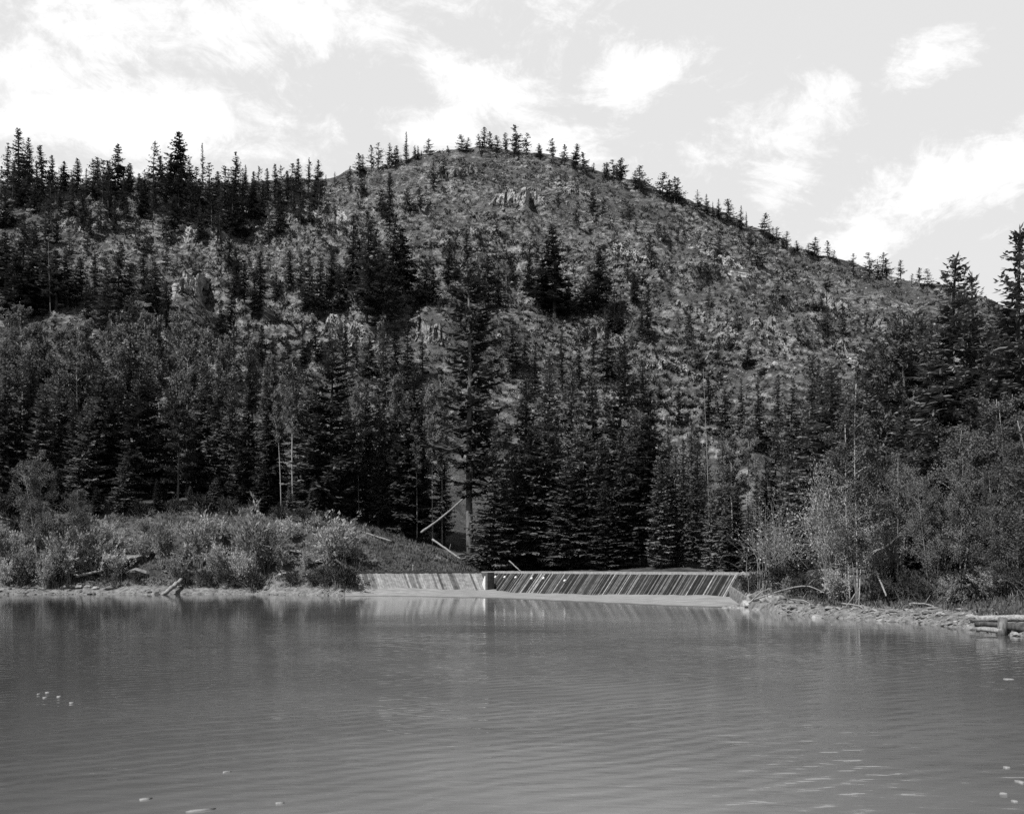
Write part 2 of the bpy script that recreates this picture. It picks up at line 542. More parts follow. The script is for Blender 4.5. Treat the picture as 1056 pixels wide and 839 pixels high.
th_in = np.arctan((np.linspace(-60, 1116, 620) - CX) / F)
th = np.concatenate([np.linspace(-math.pi, th_in[0], 90)[:-1], th_in, np.linspace(th_in[-1], math.pi, 90)[1:]])
tcl = np.clip(th, -math.radians(60), math.radians(60))
PXc = CX + F * np.tan(tcl)
KF = 1.0 / np.maximum(np.cos(th), 0.5)
behind = np.clip((np.abs(th) - math.radians(80)) / math.radians(30), 0, 1)


def col(tab, x=PXc, k=K):
    return np.interp(x, k, tab)


wob = fbm(PXc / 30, PXc * 0, 1.0, 3, 5) * np.where((PXc > 352) & (PXc < 770), 0, 1)
s_ = col(S_) + wob * 1.0 * (col(S_) / 110) ** 1.5
s_ = s_ * (1 - behind) + 8 * behind
t_ = s_ + 1.8
b__ = np.maximum(col(B_) * (1 - behind) + 30 * behind, t_ + 4)
h_ = np.maximum(col(H_) * (1 - behind) + 80 * behind, b__ + 10)
rY = col(RY, k=KR)
tz, bz, hz = col(Tz), col(Bz) * (1 - behind) + 3 * behind, col(Hz) * (1 - behind) + 9 * behind
rz = zof(col(Ry, k=KR), rY) * (1 - behind) + 40 * behind


def seg(n, p=1.0):
    return np.linspace(0, 1, n, endpoint=False) ** p


rows_d, rows_z, rows_t, rows_s = [], [], [], []
NA, NB, NC, ND, NE, NG = 16, 8, 16, 18, 250, 26
for f_ in seg(NA):
    d_ = s_ * f_
    near = 1.3 - np.maximum(0, d_ * KF - 4.0) * 0.5
    rows_d.append(d_); rows_z.append(np.maximum(np.maximum(near, -1.3), np.where(behind > 0.5, 1.3, -9))); rows_t.append(0 * s_); rows_s.append(0 * s_ + 1)
rows_z[-1] = np.maximum(rows_z[-1], -0.9)
for f_ in seg(NB):
    rows_d.append(s_ + (t_ - s_) * f_); rows_z.append(-0.25 + (tz + 0.25) * f_ ** 0.8); rows_t.append(0 * s_); rows_s.append(0 * s_ + 1)
for f_ in seg(NC):
    d_ = t_ + (b__ - t_) * f_
    n_ = fbm(np.sin(th) * d_ * KF, np.cos(th) * d_ * KF, 4.5, 4, 3) * 1.5 * math.sin(math.pi * f_)
    fade = np.clip((1 - np.clip((PXc - 790) / 40, 0, 1)) * 0 + np.where(PXc > 780, 1 - f_ * 1.0, 1 - f_ * 5), 0, 1)
    rows_d.append(d_); rows_z.append(tz + (bz - tz) * (f_ ** 1.15) + n_ * np.where(bz > 3, 1, .35)); rows_t.append(0 * s_); rows_s.append(fade)
for f_ in seg(ND):
    d_ = b__ + (h_ - b__) * f_
    n_ = fbm(np.sin(th) * d_ * KF, np.cos(th) * d_ * KF, 9.0, 4, 4) * 0.6 * math.sin(math.pi * f_)
    rows_d.append(d_); rows_z.append(bz + (hz - bz) * f_ + n_); rows_t.append(0 * s_ + f_ * 0.6); rows_s.append(0 * s_)
for f_ in seg(NE, 0.85):
    d_ = h_ + (rY - h_) * f_
    X_, Y_ = np.sin(th) * d_ * KF, np.cos(th) * d_ * KF
    prof = f_ ** 1.06 * 0.92 + 0.08 * math.sin(f_ * math.pi / 2)
    z_ = hz + (rz - hz) * prof
    e = min(1.0, f_ * 8) * (1.0 if f_ < 0.93 else 0.5 + 0.5 * (1 - f_) / 0.07)
    z_ = z_ + e * (fbm(X_, Y_, 70, 3, 7) * 6.5 + fbm(X_, Y_, 17, 3, 8) * 2.6 + fbm(X_, Y_, 5.5, 3, 9) * 2.0)
    z_ = z_ + e * (0.5 - np.abs(fbm(X_, Y_, 26, 4, 12))) * 3.2 + e * (0.4 - np.abs(fbm(X_, Y_, 8, 3, 13))) * 1.6
    # rock ledges: steps of a few metres where a mask allows
    for (stp, sd, amp) in ((11.0, 21, 1.0), (4.5, 31, 0.8)):
        ph = z_ / stp + fbm(X_, Y_, 45, 3, sd) * 1.6 + X_ / 90.0
        fr = ph - np.floor(ph)
        sm = np.clip((fr - 0.3) / 0.4, 0, 1); sm = sm * sm * (3 - 2 * sm)
        mask = np.clip(fbm(X_, Y_, 38, 3, sd + 3) * 2.2 + 0.35, 0, 1)
        z_ = z_ + e * mask * amp * stp * (sm - fr) * 1.1
    rows_d.append(d_); rows_z.append(z_); rows_t.append(0 * s_ + 0.6 + 0.4 * min(1, f_ * 6)); rows_s.append(0 * s_)
for k in range(NG):
    f_ = k / (NG - 1)
    d_ = rY + 4 * k + 2600 * f_ ** 3
    z_ = np.maximum(rz - 0.02 * (d_ - rY) ** 1.3 * 4, 4 + 0 * rz)
    rows_d.append(d_); rows_z.append(z_); rows_t.append(0 * s_ + 1); rows_s.append(0 * s_)
GD = np.array(rows_d); GZ = np.array(rows_z)
GX = np.sin(th)[None] * GD * KF[None]; GY = np.cos(th)[None] * GD * KF[None]
nr, nc = GD.shape
ii, jj = np.meshgrid(np.arange(nr - 1), np.arange(nc - 1), indexing='ij')
gq = np.stack([ii * nc + jj, ii * nc + jj + 1, (ii + 1) * nc + jj + 1, (ii + 1) * nc + jj], -1).reshape(-1, 4)
me = mesh_np('ground', np.stack([GX, GY, GZ], -1).reshape(-1, 3), gq, None, M['terrain'],
             {'hill': np.array(rows_t).ravel(), 'shore': np.array(rows_s).ravel()}, True)
ground = link('ground', me)
tag(ground, 'lake shore, banks and rocky mountain slope as one ground', None, kind='structure')

IN0 = np.searchsorted(th, th_in[0])
RIDGE_ROW = NA + NB + NC + ND + NE
ENV = {}


def gz(x, y):
    """ground height under a point in front of the camera"""
    a = math.atan2(x, y)
    j = min(max(np.searchsorted(th, a) - 1, 0), nc - 2)
    f_ = (a - th[j]) / (th[j + 1] - th[j])
    d_ = y if abs(a) < math.radians(60) else math.hypot(x, y) / KF[j]
    return float(np.interp(d_, GD[:, j], GZ[:, j]) * (1 - f_) + np.interp(d_, GD[:, j + 1], GZ[:, j + 1]) * f_)


def hit(px, py, r0=NA + NB + NC):
    """the ground point seen at a picture position, beyond the bank"""
    a = math.atan((px - CX) / F)
    j = min(max(int(np.searchsorted(th, a)), 0), nc - 1)
    sy_ = HY - (GZ[r0:RIDGE_ROW, j] - CAMZ) * F / GD[r0:RIDGE_ROW, j]
    k = int(np.argmax(sy_ <= py)) if (sy_ <= py).any() else len(sy_) - 1
    d_ = GD[r0 + k, j]
    return (px - CX) / F * d_, d_, gz((px - CX) / F * d_, d_)


# lake
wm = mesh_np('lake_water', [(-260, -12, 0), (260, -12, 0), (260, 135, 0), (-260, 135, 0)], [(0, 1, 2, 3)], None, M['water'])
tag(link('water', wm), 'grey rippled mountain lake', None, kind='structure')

# ------------------------------------------------------------------ the timber dam
dam = link('timber_dam', None, loc=(-3.52, 115, 0))
tag(dam, 'long low dam of slanting planks with a notch where water falls', 'dam')


def dpart(name, mesh):
    o_ = link(name, mesh, dam)
    o_.matrix_parent_inverse = dam.matrix_world.inverted() if False else o_.matrix_parent_inverse
    o_.location = (3.52, -115, 0)
    return o_


def section(a, b_, tone_fn, pw, seed, clip=None):
    r = random.Random(seed)
    a3, b3 = np.array([*a, CREST]), np.array([*b_, CREST])
    L = np.linalg.norm(b3 - a3); ex = (b3 - a3) / L
    nh = np.array([ex[1], -ex[0], 0.0])
    if nh[1] > 0:
        nh = -nh
    down = nh * 2.5 + np.array([0, 0, -2.75])
    ln = np.linalg.norm(down); dn = down / ln
    nrm = np.cross(ex, dn); nrm = nrm if nrm[2] > 0 else -nrm
    mb = MB(); lows = []
    x = 0.0
    while x < L - 0.02:
        wd = min(pw * r.uniform(0.8, 1.2), L - x)
        lift = r.uniform(-0.02, 0.035)
        tn = tone_fn(x / L, r)
        cst = a3 + ex * (x + wd / 2)
        hw = wd / 2 - 0.012
        ln_k = ln if clip is None else ln * min(1, max(0.04, (x + wd / 2) / clip))
        for s0 in range(5):                                     # cut along the slope so that the silt can fade in
            l0, l1 = ln_k * s0 / 5, ln_k * (s0 + 1) / 5
            v = []
            for l_ in (l0, l1):
                for sx in (-1, 1):
                    for up in (0, 0.06):
                        v.append(cst + ex * hw * sx + dn * l_ + nrm * (up + lift))
            q = [(0, 4, 5, 1), (2, 3, 7, 6), (1, 5, 7, 3), (0, 2, 6, 4)]
            if s0 == 0: q.append((0, 1, 3, 2))
            if s0 == 4: q.append((4, 6, 7, 5))
            mb.add(v, q, att=tn)
            lows += [l0 / ln] * 4 + [l1 / ln] * 4
        x += wd
    v = np.vstack(mb.v); q = np.vstack(mb.q)
    me_ = mesh_np('plank_face', v, q, None, M['planks'], {'tone': np.concatenate(mb.att), 'low': np.array(lows)})
    o_ = dpart('plank_face', me_)
    # backing so that no light comes through the gaps
    return o_, ex, nh, dn, nrm, L


ux = (DAM_V - DAM_L) / np.linalg.norm(DAM_V - DAM_L)
vx = (DAM_R - DAM_V) / np.linalg.norm(DAM_R - DAM_V)
LEFT_END = DAM_V - ux * 0.15
RIGHT_START = DAM_V + vx * 2.6
pl, exl, nhl, dnl, nrl, LL = section(DAM_L - ux * 0.2, LEFT_END, lambda s, r: r.choice([0.24, 0.28, 0.30, 0.22, 0.28, 0.26, 0.13, 0.08]) * r.uniform(.85, 1.15), 0.26, 3)
pl['label'] = 'pale silt-washed plank face'
state = [0, 0.05]


def tone_r(s, r):
    if state[0] <= 0:
        state[1] = r.choice([0.09, .1, 0.13, 0.2]) if state[1] < 0.09 else r.choice([0.014, 0.022, 0.032])
        state[0] = r.choice([1, 1, 1, 2]) if state[1] > 0.09 else r.choice([1, 2, 3, 5])
    state[0] -= 1
    return state[1] * r.uniform(0.7, 1.25)


pr, exr, nhr, dnr, nrr, LR = section(RIGHT_START, DAM_R + vx * 0.4, tone_r, 0.15, 4, 3.4)
pr['label'] = 'dark plank face with pale slanting streaks'
for (a, b_, mt, nh) in ((DAM_L - ux * 0.3, LEFT_END, 'beam_dark', nhl), (RIGHT_START, DAM_R + vx * 0.5, 'beam_pale', nhr)):
    mb = MB()
    c_ = (np.array([*a, 0]) + np.array([*b_, 0])) / 2 + np.array([0, 0, CREST + 0.02])
    e_ = (np.array([*b_, 0]) - np.array([*a, 0])) / 2
    mb.box(c_ - nh * 0.02, e_, nh * 0.22, np.array([0, 0, 0.13 if mt == 'beam_pale' else 0.1]))
    # solid crib behind the planks
    dpart('crest_beam', mb.mesh('crest_beam', M[mt]))
    mb = MB()
    mb.box(c_ * [1, 1, 0] - nh * 0.55 + np.array([0, 0, 0.6]), e_ * 0.998, nh * 0.45, np.array([0, 0, 1.7]))
    dpart('back_wall', mb.mesh('back_wall', M['beam_dark']))
# notch: end wall, floor, back boards, post
V3 = np.array([*DAM_V, 0.0]); vx3 = np.array([*vx, 0]); ux3 = np.array([*ux, 0]); up3 = np.array([0, 0, 1.0])
mb = MB(); mb.box(np.array([*LEFT_END, 0]) + nhl * 0.4 + ux3 * 0.14 + up3 * 0.95, nhl * 0.6, ux3 * 0.13, up3 * 1.45)
dpart('end_wall', mb.mesh('end_wall', M['beam_dark']))
mb = MB(); mb.box(np.array([*RIGHT_START, 0]) + nhr * 0.7 - vx3 * 0.24 + up3 * 0.95, nhr * 0.5, vx3 * 0.2, up3 * 1.5)
dpart('post', mb.mesh('post', M['beam_dark']))
mb = MB(); mb.box(V3 + vx3 * 1.2 + up3 * 0.6 - nhr * 0.5, vx3 * 1.3, nhr * 0.15, up3 * 1.5)
dpart('back_boards', mb.mesh('back_boards', M['beam_dark']))
mb = MB(); mb.box(V3 + vx3 * 1.2 + up3 * (CREST + .02) - nhr * 0.3, vx3 * 1.5, nhr * 0.12, up3 * 0.09)
dpart('notch_beam', mb.mesh('notch_beam', M['beam_pale']))
# bright pipe ends standing out of the planks
for (px, dz) in ((517, .95), (526.5, .95), (538, .98), (555, 1.1), (567, 1.05), (590.5, 1.35)):
    Y_ = dam_depth(px)
    p0 = np.array([(px - CX) / F * Y_, Y_, CREST]) + dnr * dz
    p0[0] *= 1.0
    mb = MB()
    mb.tube([p0 + nrr * 0.02, p0 + nrr * 0.2, p0 + nrr * 0.32, p0 + nrr * 0.36], [0.10, 0.10, 0.15, 0.13], 10)
    dpart('pipe_end', mb.mesh('pipe_end', M['pipe']))
# falling water in the notch: ragged strands
mb = MB(); r = random.Random(8)
for k in range(16):
    f_ = 1.2 + 0.95 * k / 15
    p0 = V3 + vx3 * f_ + nhr * 0.35 + up3 * (2.1 + r.uniform(-.05, .05))
    pts = [p0 + nhr * (0.05 + 0.55 * s * 1.2) - up3 * (2.0 * s ** 1.7) + vx3 * r.uniform(-.02, .02) for s in np.linspace(0, 1, 8)]
    mb.tube(pts, np.linspace(0.03, 0.07, 8) * r.uniform(0.6, 1.2), 5)
tag(link('waterfall', mb.mesh('waterfall', M['fall'], True)), 'white thread of water falling through the notch of the dam', 'waterfall')

# silt apron in front of the dam
ppx = [356, 368, 385, 420, 460, 497, 530, 560, 620, 680, 740, 775, 800]
edge_py = [612.5, 613.2, 613.6, 614.5, 616, 617, 618.6, 620, 622.3, 625, 627, 622, 617]
basez = [1.2, 1.0, 0.95, 0.8, 0.55, 0.45, 0.3, 0.3, 0.35, 0.5, 0.55, 0.3, 0.1]
PP = np.linspace(356, 815, 160)
NS = 14
vv_, qq_ = [], []
for i, px in enumerate(PP):
    Yb = dam_depth(min(px, 780)) - 1.0
    zb = np.interp(px, ppx, basez) + 0.10 * fbm(px / 14, 0 * px, 1, 3, 2)
    Ye = CAMZ * F / (np.interp(px, ppx, edge_py) - HY) + 1.2 * fbm(px / 25, 1.0 + 0 * px, 1, 3, 6)
    Ye = min(Ye, Yb - 2.0)
    for k in range(NS):
        s = k / (NS - 1)
        Y_ = Yb + (Ye - 2.0 - Yb) * s
        z_ = zb * (1 - s) ** 1.8 + 0.06 * (1 - s) - 0.05 * s ** 3 - 0.06 * max(0, s - 0.85) * 6
        z_ += 0.04 * fbm(px / 8, s * 5 + 0 * px, 1, 3, 9) * (1 - s)
        vv_.append(((px - CX) / F * Y_, Y_, z_))
for i in range(len(PP) - 1):
    for k in range(NS - 1):
        a = i * NS + k
        qq_.append((a, a + 1, a + NS + 1, a + NS))
tag(link('silt_beach', mesh_np('silt_beach', vv_, qq_, None, M['silt'], None, True)), 'pale silt flat at the foot of the dam', None, kind='structure')

# ------------------------------------------------------------------ tree builders
def unit(v):
    return v / (np.linalg.norm(v, axis=-1, keepdims=True) + 1e-9)


def trunk_pts(H, lean, R, n=9):
    s = np.linspace(0, 1, n)
    wx, wy = R.normal(0, lean, 2)
    return np.stack([wx * s * H + 0.01 * H * np.sin(s * 5 + R.uniform(0, 6)) * s, wy * s * H, s * H - 0.02 * H * (s == 0)], 1)


def conifer(seed, H, R0, cs=0.06, whorls=26, per=6, dens=1.0, droop=0.25, power=0.85, w_=0.30, gap=0.08, lean=0.004):
    """returns trunk builder and crown builder of a spruce or fir"""
    R = np.random.default_rng(seed)
    tp = trunk_pts(H, lean, R)
    tr = MB(); tr.tube(tp, np.linspace(H * 0.014, H * 0.0015, len(tp)) + 0.02, 7)
    cr = MB()
    P, D, N, l, wd = [], [], [], [], []
    hs = cs + (0.985 - cs) * np.linspace(0, 1, whorls) ** 0.95
    sect = R.uniform(0.7, 1.25, 7)
    for h in hs:
        tt = (h - cs) / (1 - cs)
        for b in range(per):
            if R.random() < gap:
                continue
            az = R.uniform(0, 2 * np.pi)
            hh = min(h + R.normal(0, 0.008), 0.99)
            c0 = np.array([np.interp(hh, np.linspace(0, 1, len(tp)), tp[:, 0]), np.interp(hh, np.linspace(0, 1, len(tp)), tp[:, 1]), hh * H])
            lowf = 1.0 if tt > 0.12 else 0.6 + 0.4 * tt / 0.12
            L = R0 * (1 - tt) ** power * R.uniform(0.6, 1.12) * sect[int(az / (2 * np.pi) * 7) % 7] * lowf + H * 0.01
            o_ = np.array([math.cos(az), math.sin(az), 0])
            up0 = -droop * (1 - tt) * 1.3 + 0.55 * tt ** 2 + R.normal(0, 0.08)
            cur = 0.28 * (1 - tt)
            nsp = max(3, int(L / 0.30 * dens))
            s = np.linspace(0.12, 1.0, nsp) + R.normal(0, 0.02, nsp)
            base = c0 + o_ * (L * s)[:, None] + np.array([0, 0, 1.0]) * (L * (up0 * s + cur * s * s))[:, None]
            tn = unit(o_[None] + np.array([0, 0, 1.0]) * (up0 + 2 * cur * s)[:, None])
            side = np.cross(tn, np.array([0, 0, 1.0])); side = unit(side)
            for sg in (-1, 1):
                a = np.radians(R.uniform(30, 65, nsp))[:, None]
                dd = np.cos(a) * tn + sg * np.sin(a) * side + np.array([0, 0, -0.22]) + R.normal(0, 0.12, (nsp, 3))
                ll = (0.42 * L * (1 - 0.72 * s) + 0.22) * R.uniform(0.6, 1.15, nsp)
                P.append(base); D.append(dd); l.append(ll); wd.append(np.minimum(ll * w_, 0.42) + 0.06)
                N.append(np.array([0, 0, 1.0]) + R.normal(0, 0.32, (nsp, 3)))
            # hanging twigs below the branch
            m_ = max(1, nsp // 2)
            k = R.integers(0, nsp, m_)
            P.append(base[k]); D.append(np.array([0, 0, -1.0]) + R.normal(0, 0.5, (m_, 3))); N.append(R.normal(0, 1, (m_, 3)))
            lh = R.uniform(0.25, 0.6, m_); l.append(lh); wd.append(lh * 0.45)
            # tip
            P.append(base[-1:]); D.append(tn[-1:] + np.array([[0, 0, 0.1]])); N.append(np.array([[0, 0, 1.0]])); l.append(np.array([0.25 + 0.12 * L])); wd.append(np.array([0.16]))
            if L > 1.2:
                cr_l = np.array([c0, c0 + o_ * L * 0.5 + up3 * L * (up0 * 0.5 + cur * .25), c0 + o_ * L * 0.95 + up3 * L * (up0 * .95 + cur * .9)])
                tr.tube(cr_l, [0.035, 0.025, 0.008], 4, cap=False)
    # leader
    k = 10
    P.append(np.tile(np.array([tp[-1]]), (k, 1)) - np.array([0, 0, 1.0]) * np.linspace(0, H * 0.06, k)[:, None])
    D.append(R.normal(0, 0.6, (k, 3)) + np.array([0, 0, 1.0])); N.append(R.normal(0, 1, (k, 3))); l.append(np.full(k, H * 0.018 + .1)); wd.append(np.full(k, 0.10))
    cr.kites(np.vstack(P), np.vstack(D), np.vstack(N), np.concatenate(l), np.concatenate(wd))
    return tr, cr


def pine(seed, H, R0, cs=0.45, limbs=46, tufts=7, blades=16, tr_=0.016, tuft_r=0.55, top=0.55):
    R = np.random.default_rng(seed)
    tp = trunk_pts(H, 0.006, R)
    tr = MB(); tr.tube(tp, np.linspace(H * tr_, H * 0.003, len(tp)), 8)
    cr = MB()
    P, D, N, l, wd = [], [], [], [], []
    gaps = R.uniform(cs, 1, 3)
    for k in range(limbs):
        h = cs + (0.97 - cs) * ((k + R.uniform(0, 1)) / limbs)
        if np.min(np.abs(gaps - h)) < 0.012 and R.random() < .8:
            continue
        tt = (h - cs) / (1 - cs)
        L = R0 * (math.sin(math.pi * min(1, 0.22 + tt * 0.78)) * 0.75 + 0.25 * (1 - tt)) * R.uniform(0.5, 1.15) + 0.25
        az = R.uniform(0, 2 * np.pi)
        o_ = np.array([math.cos(az), math.sin(az), 0])
        c0 = np.array([np.interp(h, np.linspace(0, 1, len(tp)), tp[:, 0]), np.interp(h, np.linspace(0, 1, len(tp)), tp[:, 1]), h * H])
        rise = -0.22 + 0.6 * tt + R.normal(0, 0.12)
        s = np.linspace(0, 1, 6)
        pts = c0 + o_ * (L * s)[:, None] + up3 * (L * (rise * s + 0.25 * s ** 2))[:, None] + R.normal(0, 0.05 * L * 0.3, (6, 3)) * s[:, None]
        tr.tube(pts, np.linspace(0.02 + L * 0.018, 0.012, 6), 5, cap=False)
        nt_ = max(3, int(tufts * (0.5 + 0.5 * L / R0) + 1))
        for q in range(nt_):
            f_ = 0.35 + 0.65 * (q + R.uniform(0, 1)) / nt_
            c1 = c0 + o_ * L * f_ + up3 * L * (rise * f_ + 0.25 * f_ ** 2) + R.normal(0, 1, 3) * np.array([.22, .22, .07]) * L * 0.45
            dv = R.normal(0, 1, (blades, 3)) + o_ * 0.5 + np.array([0, 0, 0.35])
            P.append(np.tile(c1, (blades, 1)) + R.normal(0, 0.16, (blades, 3))); D.append(dv); N.append(R.normal(0, 1, (blades, 3)) + up3 * .6)
            ll = tuft_r * R.uniform(0.6, 1.1, blades); l.append(ll); wd.append(ll * 0.26 + 0.02)
    cr.kites(np.vstack(P), np.vstack(D), np.vstack(N), np.concatenate(l), np.concatenate(wd))
    return tr, cr


def broadleaf(seed, H, R0, cs=0.4, limbs=34, leaves=110, leaf=0.22, stems=1, tr_=0.009, spread=0.35, clump=0.75, bare=0.0):
    R = np.random.default_rng(seed)
    tr = MB(); cr = MB()
    P, D, N, l, wd = [], [], [], [], []
    for st in range(stems):
        Hs = H * (1.0 if st == 0 else R.uniform(0.7, 0.97))
        tp = trunk_pts(Hs, 0.012 if st == 0 else 0.08, R)
        tp[:, 0] += (0 if st == 0 else R.uniform(-.5, .5)); tp[:, 1] += (0 if st == 0 else R.uniform(-.5, .5))
        tr.tube(tp, np.linspace(H * tr_, H * 0.0015, len(tp)), 6)
        nl = limbs // stems
        for k in range(nl):
            h = cs + (0.98 - cs) * ((k + R.uniform(0, 1)) / nl)
            tt = (h - cs) / (1 - cs)
            env = math.sqrt(max(0.03, 1 - (2 * tt * 0.95 - 0.75) ** 2 / 1.6))
            L = R0 * env * R.uniform(0.45, 1.1) * (1 - 0.35 * tt)
            az = R.uniform(0, 2 * np.pi); o_ = np.array([math.cos(az), math.sin(az), 0])
            c0 = np.array([np.interp(h, np.linspace(0, 1, len(tp)), tp[:, 0]), np.interp(h, np.linspace(0, 1, len(tp)), tp[:, 1]), h * Hs])
            rise = R.uniform(0.35, 1.0)
            s = np.linspace(0, 1, 5)
            pts = c0 + o_ * (L * s)[:, None] + up3 * (L * rise * s * (1 - 0.25 * s))[:, None] + R.normal(0, 0.04 * L, (5, 3)) * s[:, None]
            tr.tube(pts, np.linspace(0.012 + L * 0.014, 0.006, 5), 4, cap=False)
            for sub in range(3):
                f_ = R.uniform(0.35, 1.0); q0 = c0 + o_ * L * f_ + up3 * L * rise * f_ * (1 - .25 * f_)
                q1 = q0 + R.normal(0, 0.4, 3) * L * spread * 1.4 + up3 * L * 0.15
                tr.tube([q0, (q0 + q1) / 2 + R.normal(0, .05, 3), q1], [0.012, 0.009, 0.004], 3, cap=False)
                n_ = int(leaves / 3 * (1 - bare))
                if n_ < 1:
                    continue
                f2 = R.uniform(0, 1.15, n_)[:, None]
                pos = q0 + (q1 - q0) * f2 + R.normal(0, clump * 0.27, (n_, 3)) * (0.5 + 0.25 * L)
                P.append(pos); D.append(R.normal(0, 1, (n_, 3)) + np.array([0, 0, -0.3])); N.append(R.normal(0, 1, (n_, 3)) + np.array([0, -.2, .7]))
                ll = leaf * R.uniform(0.6, 1.3, n_); l.append(ll); wd.append(ll * 0.75)
    cr.kites(np.vstack(P), np.vstack(D), np.vstack(N), np.concatenate(l), np.concatenate(wd))
    return tr, cr


def shrub(seed, H, W, stems=34, leaves=75, leaf=0.16, arch=0.5, twigs=3, low=0.25, thick=1.0):
    R = np.random.default_rng(seed)
    tr = MB(); cr = MB()
    P, D, N, l, wd = [], [], [], [], []
    for k in range(stems):
        az = R.uniform(0, 2 * np.pi); o_ = np.array([math.cos(az), math.sin(az), 0])
        Ls = H * R.uniform(0.55, 1.05); out_ = W * R.uniform(0.1, 1.0)
        s = np.linspace(0, 1, 7)
        b0 = R.normal(0, 0.16 * W, 3) * [1, 1, 0]
        pts = b0 + o_ * (out_ * s ** 1.4)[:, None] + up3 * (Ls * (s - arch * (out_ / W) * 0.55 * s ** 2.2))[:, None] + R.normal(0, 0.02 * H, (7, 3)) * s[:, None]
        pts[0, 2] = -0.15
        tr.tube(pts, np.linspace(0.028, 0.006, 7) * (H / 3) ** .5 * thick, 4, cap=False)
        for sub in range(twigs):
            f_ = R.uniform(0.3, 0.95)
            q0 = np.array([np.interp(f_, s, pts[:, c]) for c in range(3)])
            q1 = q0 + o_ * R.uniform(0, .22) * W + R.normal(0, 0.10, 3) * H + up3 * R.uniform(0.08, .25) * H * .7
            tr.tube([q0, (q0 + q1) / 2 + R.normal(0, .03, 3), q1], [0.011 * thick, 0.008 * thick, 0.004], 3, cap=False)
            if leaves:
                n_ = leaves // (twigs + 1)
                f2 = R.uniform(0.1, 1.1, n_)[:, None]
                P.append(q0 + (q1 - q0) * f2 + R.normal(0, 0.022 * H, (n_, 3))); D.append(R.normal(0, .45, (n_, 3)) + unit(q1 - q0) * 1.1 + up3 * .3); N.append(R.normal(0, 1, (n_, 3)) + up3 * .4)
                ll = leaf * R.uniform(0.6, 1.4, n_); l.append(ll); wd.append(ll * 0.42)
        if leaves:
            n_ = leaves // (twigs + 1)
            f2 = R.uniform(low, 1.0, n_)
            pos = np.stack([np.interp(f2, s, pts[:, c]) for c in range(3)], 1)
            P.append(pos + R.normal(0, 0.025 * H, (n_, 3))); D.append(R.normal(0, .45, (n_, 3)) + o_ * .3 + up3 * .9); N.append(R.normal(0, 1, (n_, 3)) + up3 * .4)
            ll = leaf * R.uniform(0.6, 1.4, n_); l.append(ll); wd.append(ll * 0.42)
    if leaves:
        cr.kites(np.vstack(P), np.vstack(D), np.vstack(N), np.concatenate(l), np.concatenate(wd))
    return tr, cr


def snag(seed, H, r0=0.16, lean=0.01, stubs=14):
    R = np.random.default_rng(seed)
    tr = MB()
    tp = trunk_pts(H, lean, R, 10)
    tr.tube(tp, np.linspace(r0, r0 * 0.25, 10), 7)
    for k in range(stubs):
        h = R.uniform(0.3, 0.98)
        c0 = np.array([np.interp(h, np.linspace(0, 1, 10), tp[:, c]) for c in range(3)])
        az = R.uniform(0, 6.28); L = R.uniform(0.3, 1.3) * (1.2 - h)
        o_ = np.array([math.cos(az), math.sin(az), R.uniform(-.3, .3)])
        tr.tube([c0, c0 + o_ * L * .6, c0 + o_ * L + R.normal(0, .1, 3)], [0.03, 0.02, 0.008], 4, cap=False)
    return tr


PROTO = {}


def proto(kind, idx, H, builders, bark, leaf_mat, names=('trunk', 'crown'), single=False):
    tr, cr = builders
    if single:
        v1, v2 = np.vstack(tr.v), np.vstack(cr.v)
        q1, q2 = np.vstack(tr.q), np.vstack(cr.q) + len(v1)
        tt_ = np.vstack(tr.t) if tr.t else np.zeros((0, 3), int)
        q = np.vstack([q1, q2])
        mi = np.concatenate([np.zeros(len(q1)), np.ones(len(q2)), np.zeros(len(tt_))])
        me_ = mesh_np(kind, np.vstack([v1, v2]), q, tt_, [M[bark], M[leaf_mat]], None, False, mi)
        PROTO[(kind, idx)] = (H, [(None, me_)])
    else:
        parts = [(names[0], tr.mesh(names[0], M[bark], True))]
        if cr.v:
            parts.append((names[1], cr.mesh(names[1], M[leaf_mat])))
        PROTO[(kind, idx)] = (H, parts)


for k in range(6):
    proto('spruce', k, 20, conifer(100 + k, 20, [3.3, 3.8, 3.0, 4.0, 3.4, 2.6][k], cs=[.03, .05, .08, .03, .1, .06][k], whorls=36, per=9, dens=1.3, w_=.42, power=[.85, .75, .8, .9, .7, .65][k], droop=[.25, .35, .2, .3, .4, .3][k]), 'bark_dark', 'spruce')
for k in range(6):
    proto('far_spruce', k, 16, conifer(200 + k, 16, [3.0, 3.5, 2.6, 3.8, 2.9, 2.1][k], cs=[.04, .05, .12, .03, .2, .1][k], whorls=22, per=8, dens=0.85, w_=0.6, gap=.12, power=[.85, .8, .7, .9, .7, .6][k]), 'bark_dark', 'spruce_far', single=True)
for k in range(2):
    proto('fir', k, 20, conifer(300 + k, 20, [5.2, 4.8][k], cs=[.06, .1][k], whorls=28, per=9, dens=1.2, w_=.42, droop=.12, power=.62, gap=.12), 'bark_dark', 'fir')
for k in range(3):
    proto('pine', k, 30, pine(400 + k, 30, [5.2, 4.2, 4.8][k], cs=[.22, .3, .25][k], limbs=86, tufts=10, blades=24, tuft_r=.75, tr_=.0105), 'bark_pine', 'pine')
for k in range(5):
    proto('far_pine', k, 12, conifer(450 + k, 12, [2.6, 2.2, 3.0, 1.9, 2.5][k], cs=[.12, .2, .08, .3, .16][k], whorls=13, per=6, dens=.8, w_=.7, gap=[.3, .38, .26, .34, .42][k], power=[.55, .6, .5, .6, .45][k], droop=.1, lean=.012), 'bark_pine', 'pine', single=True)
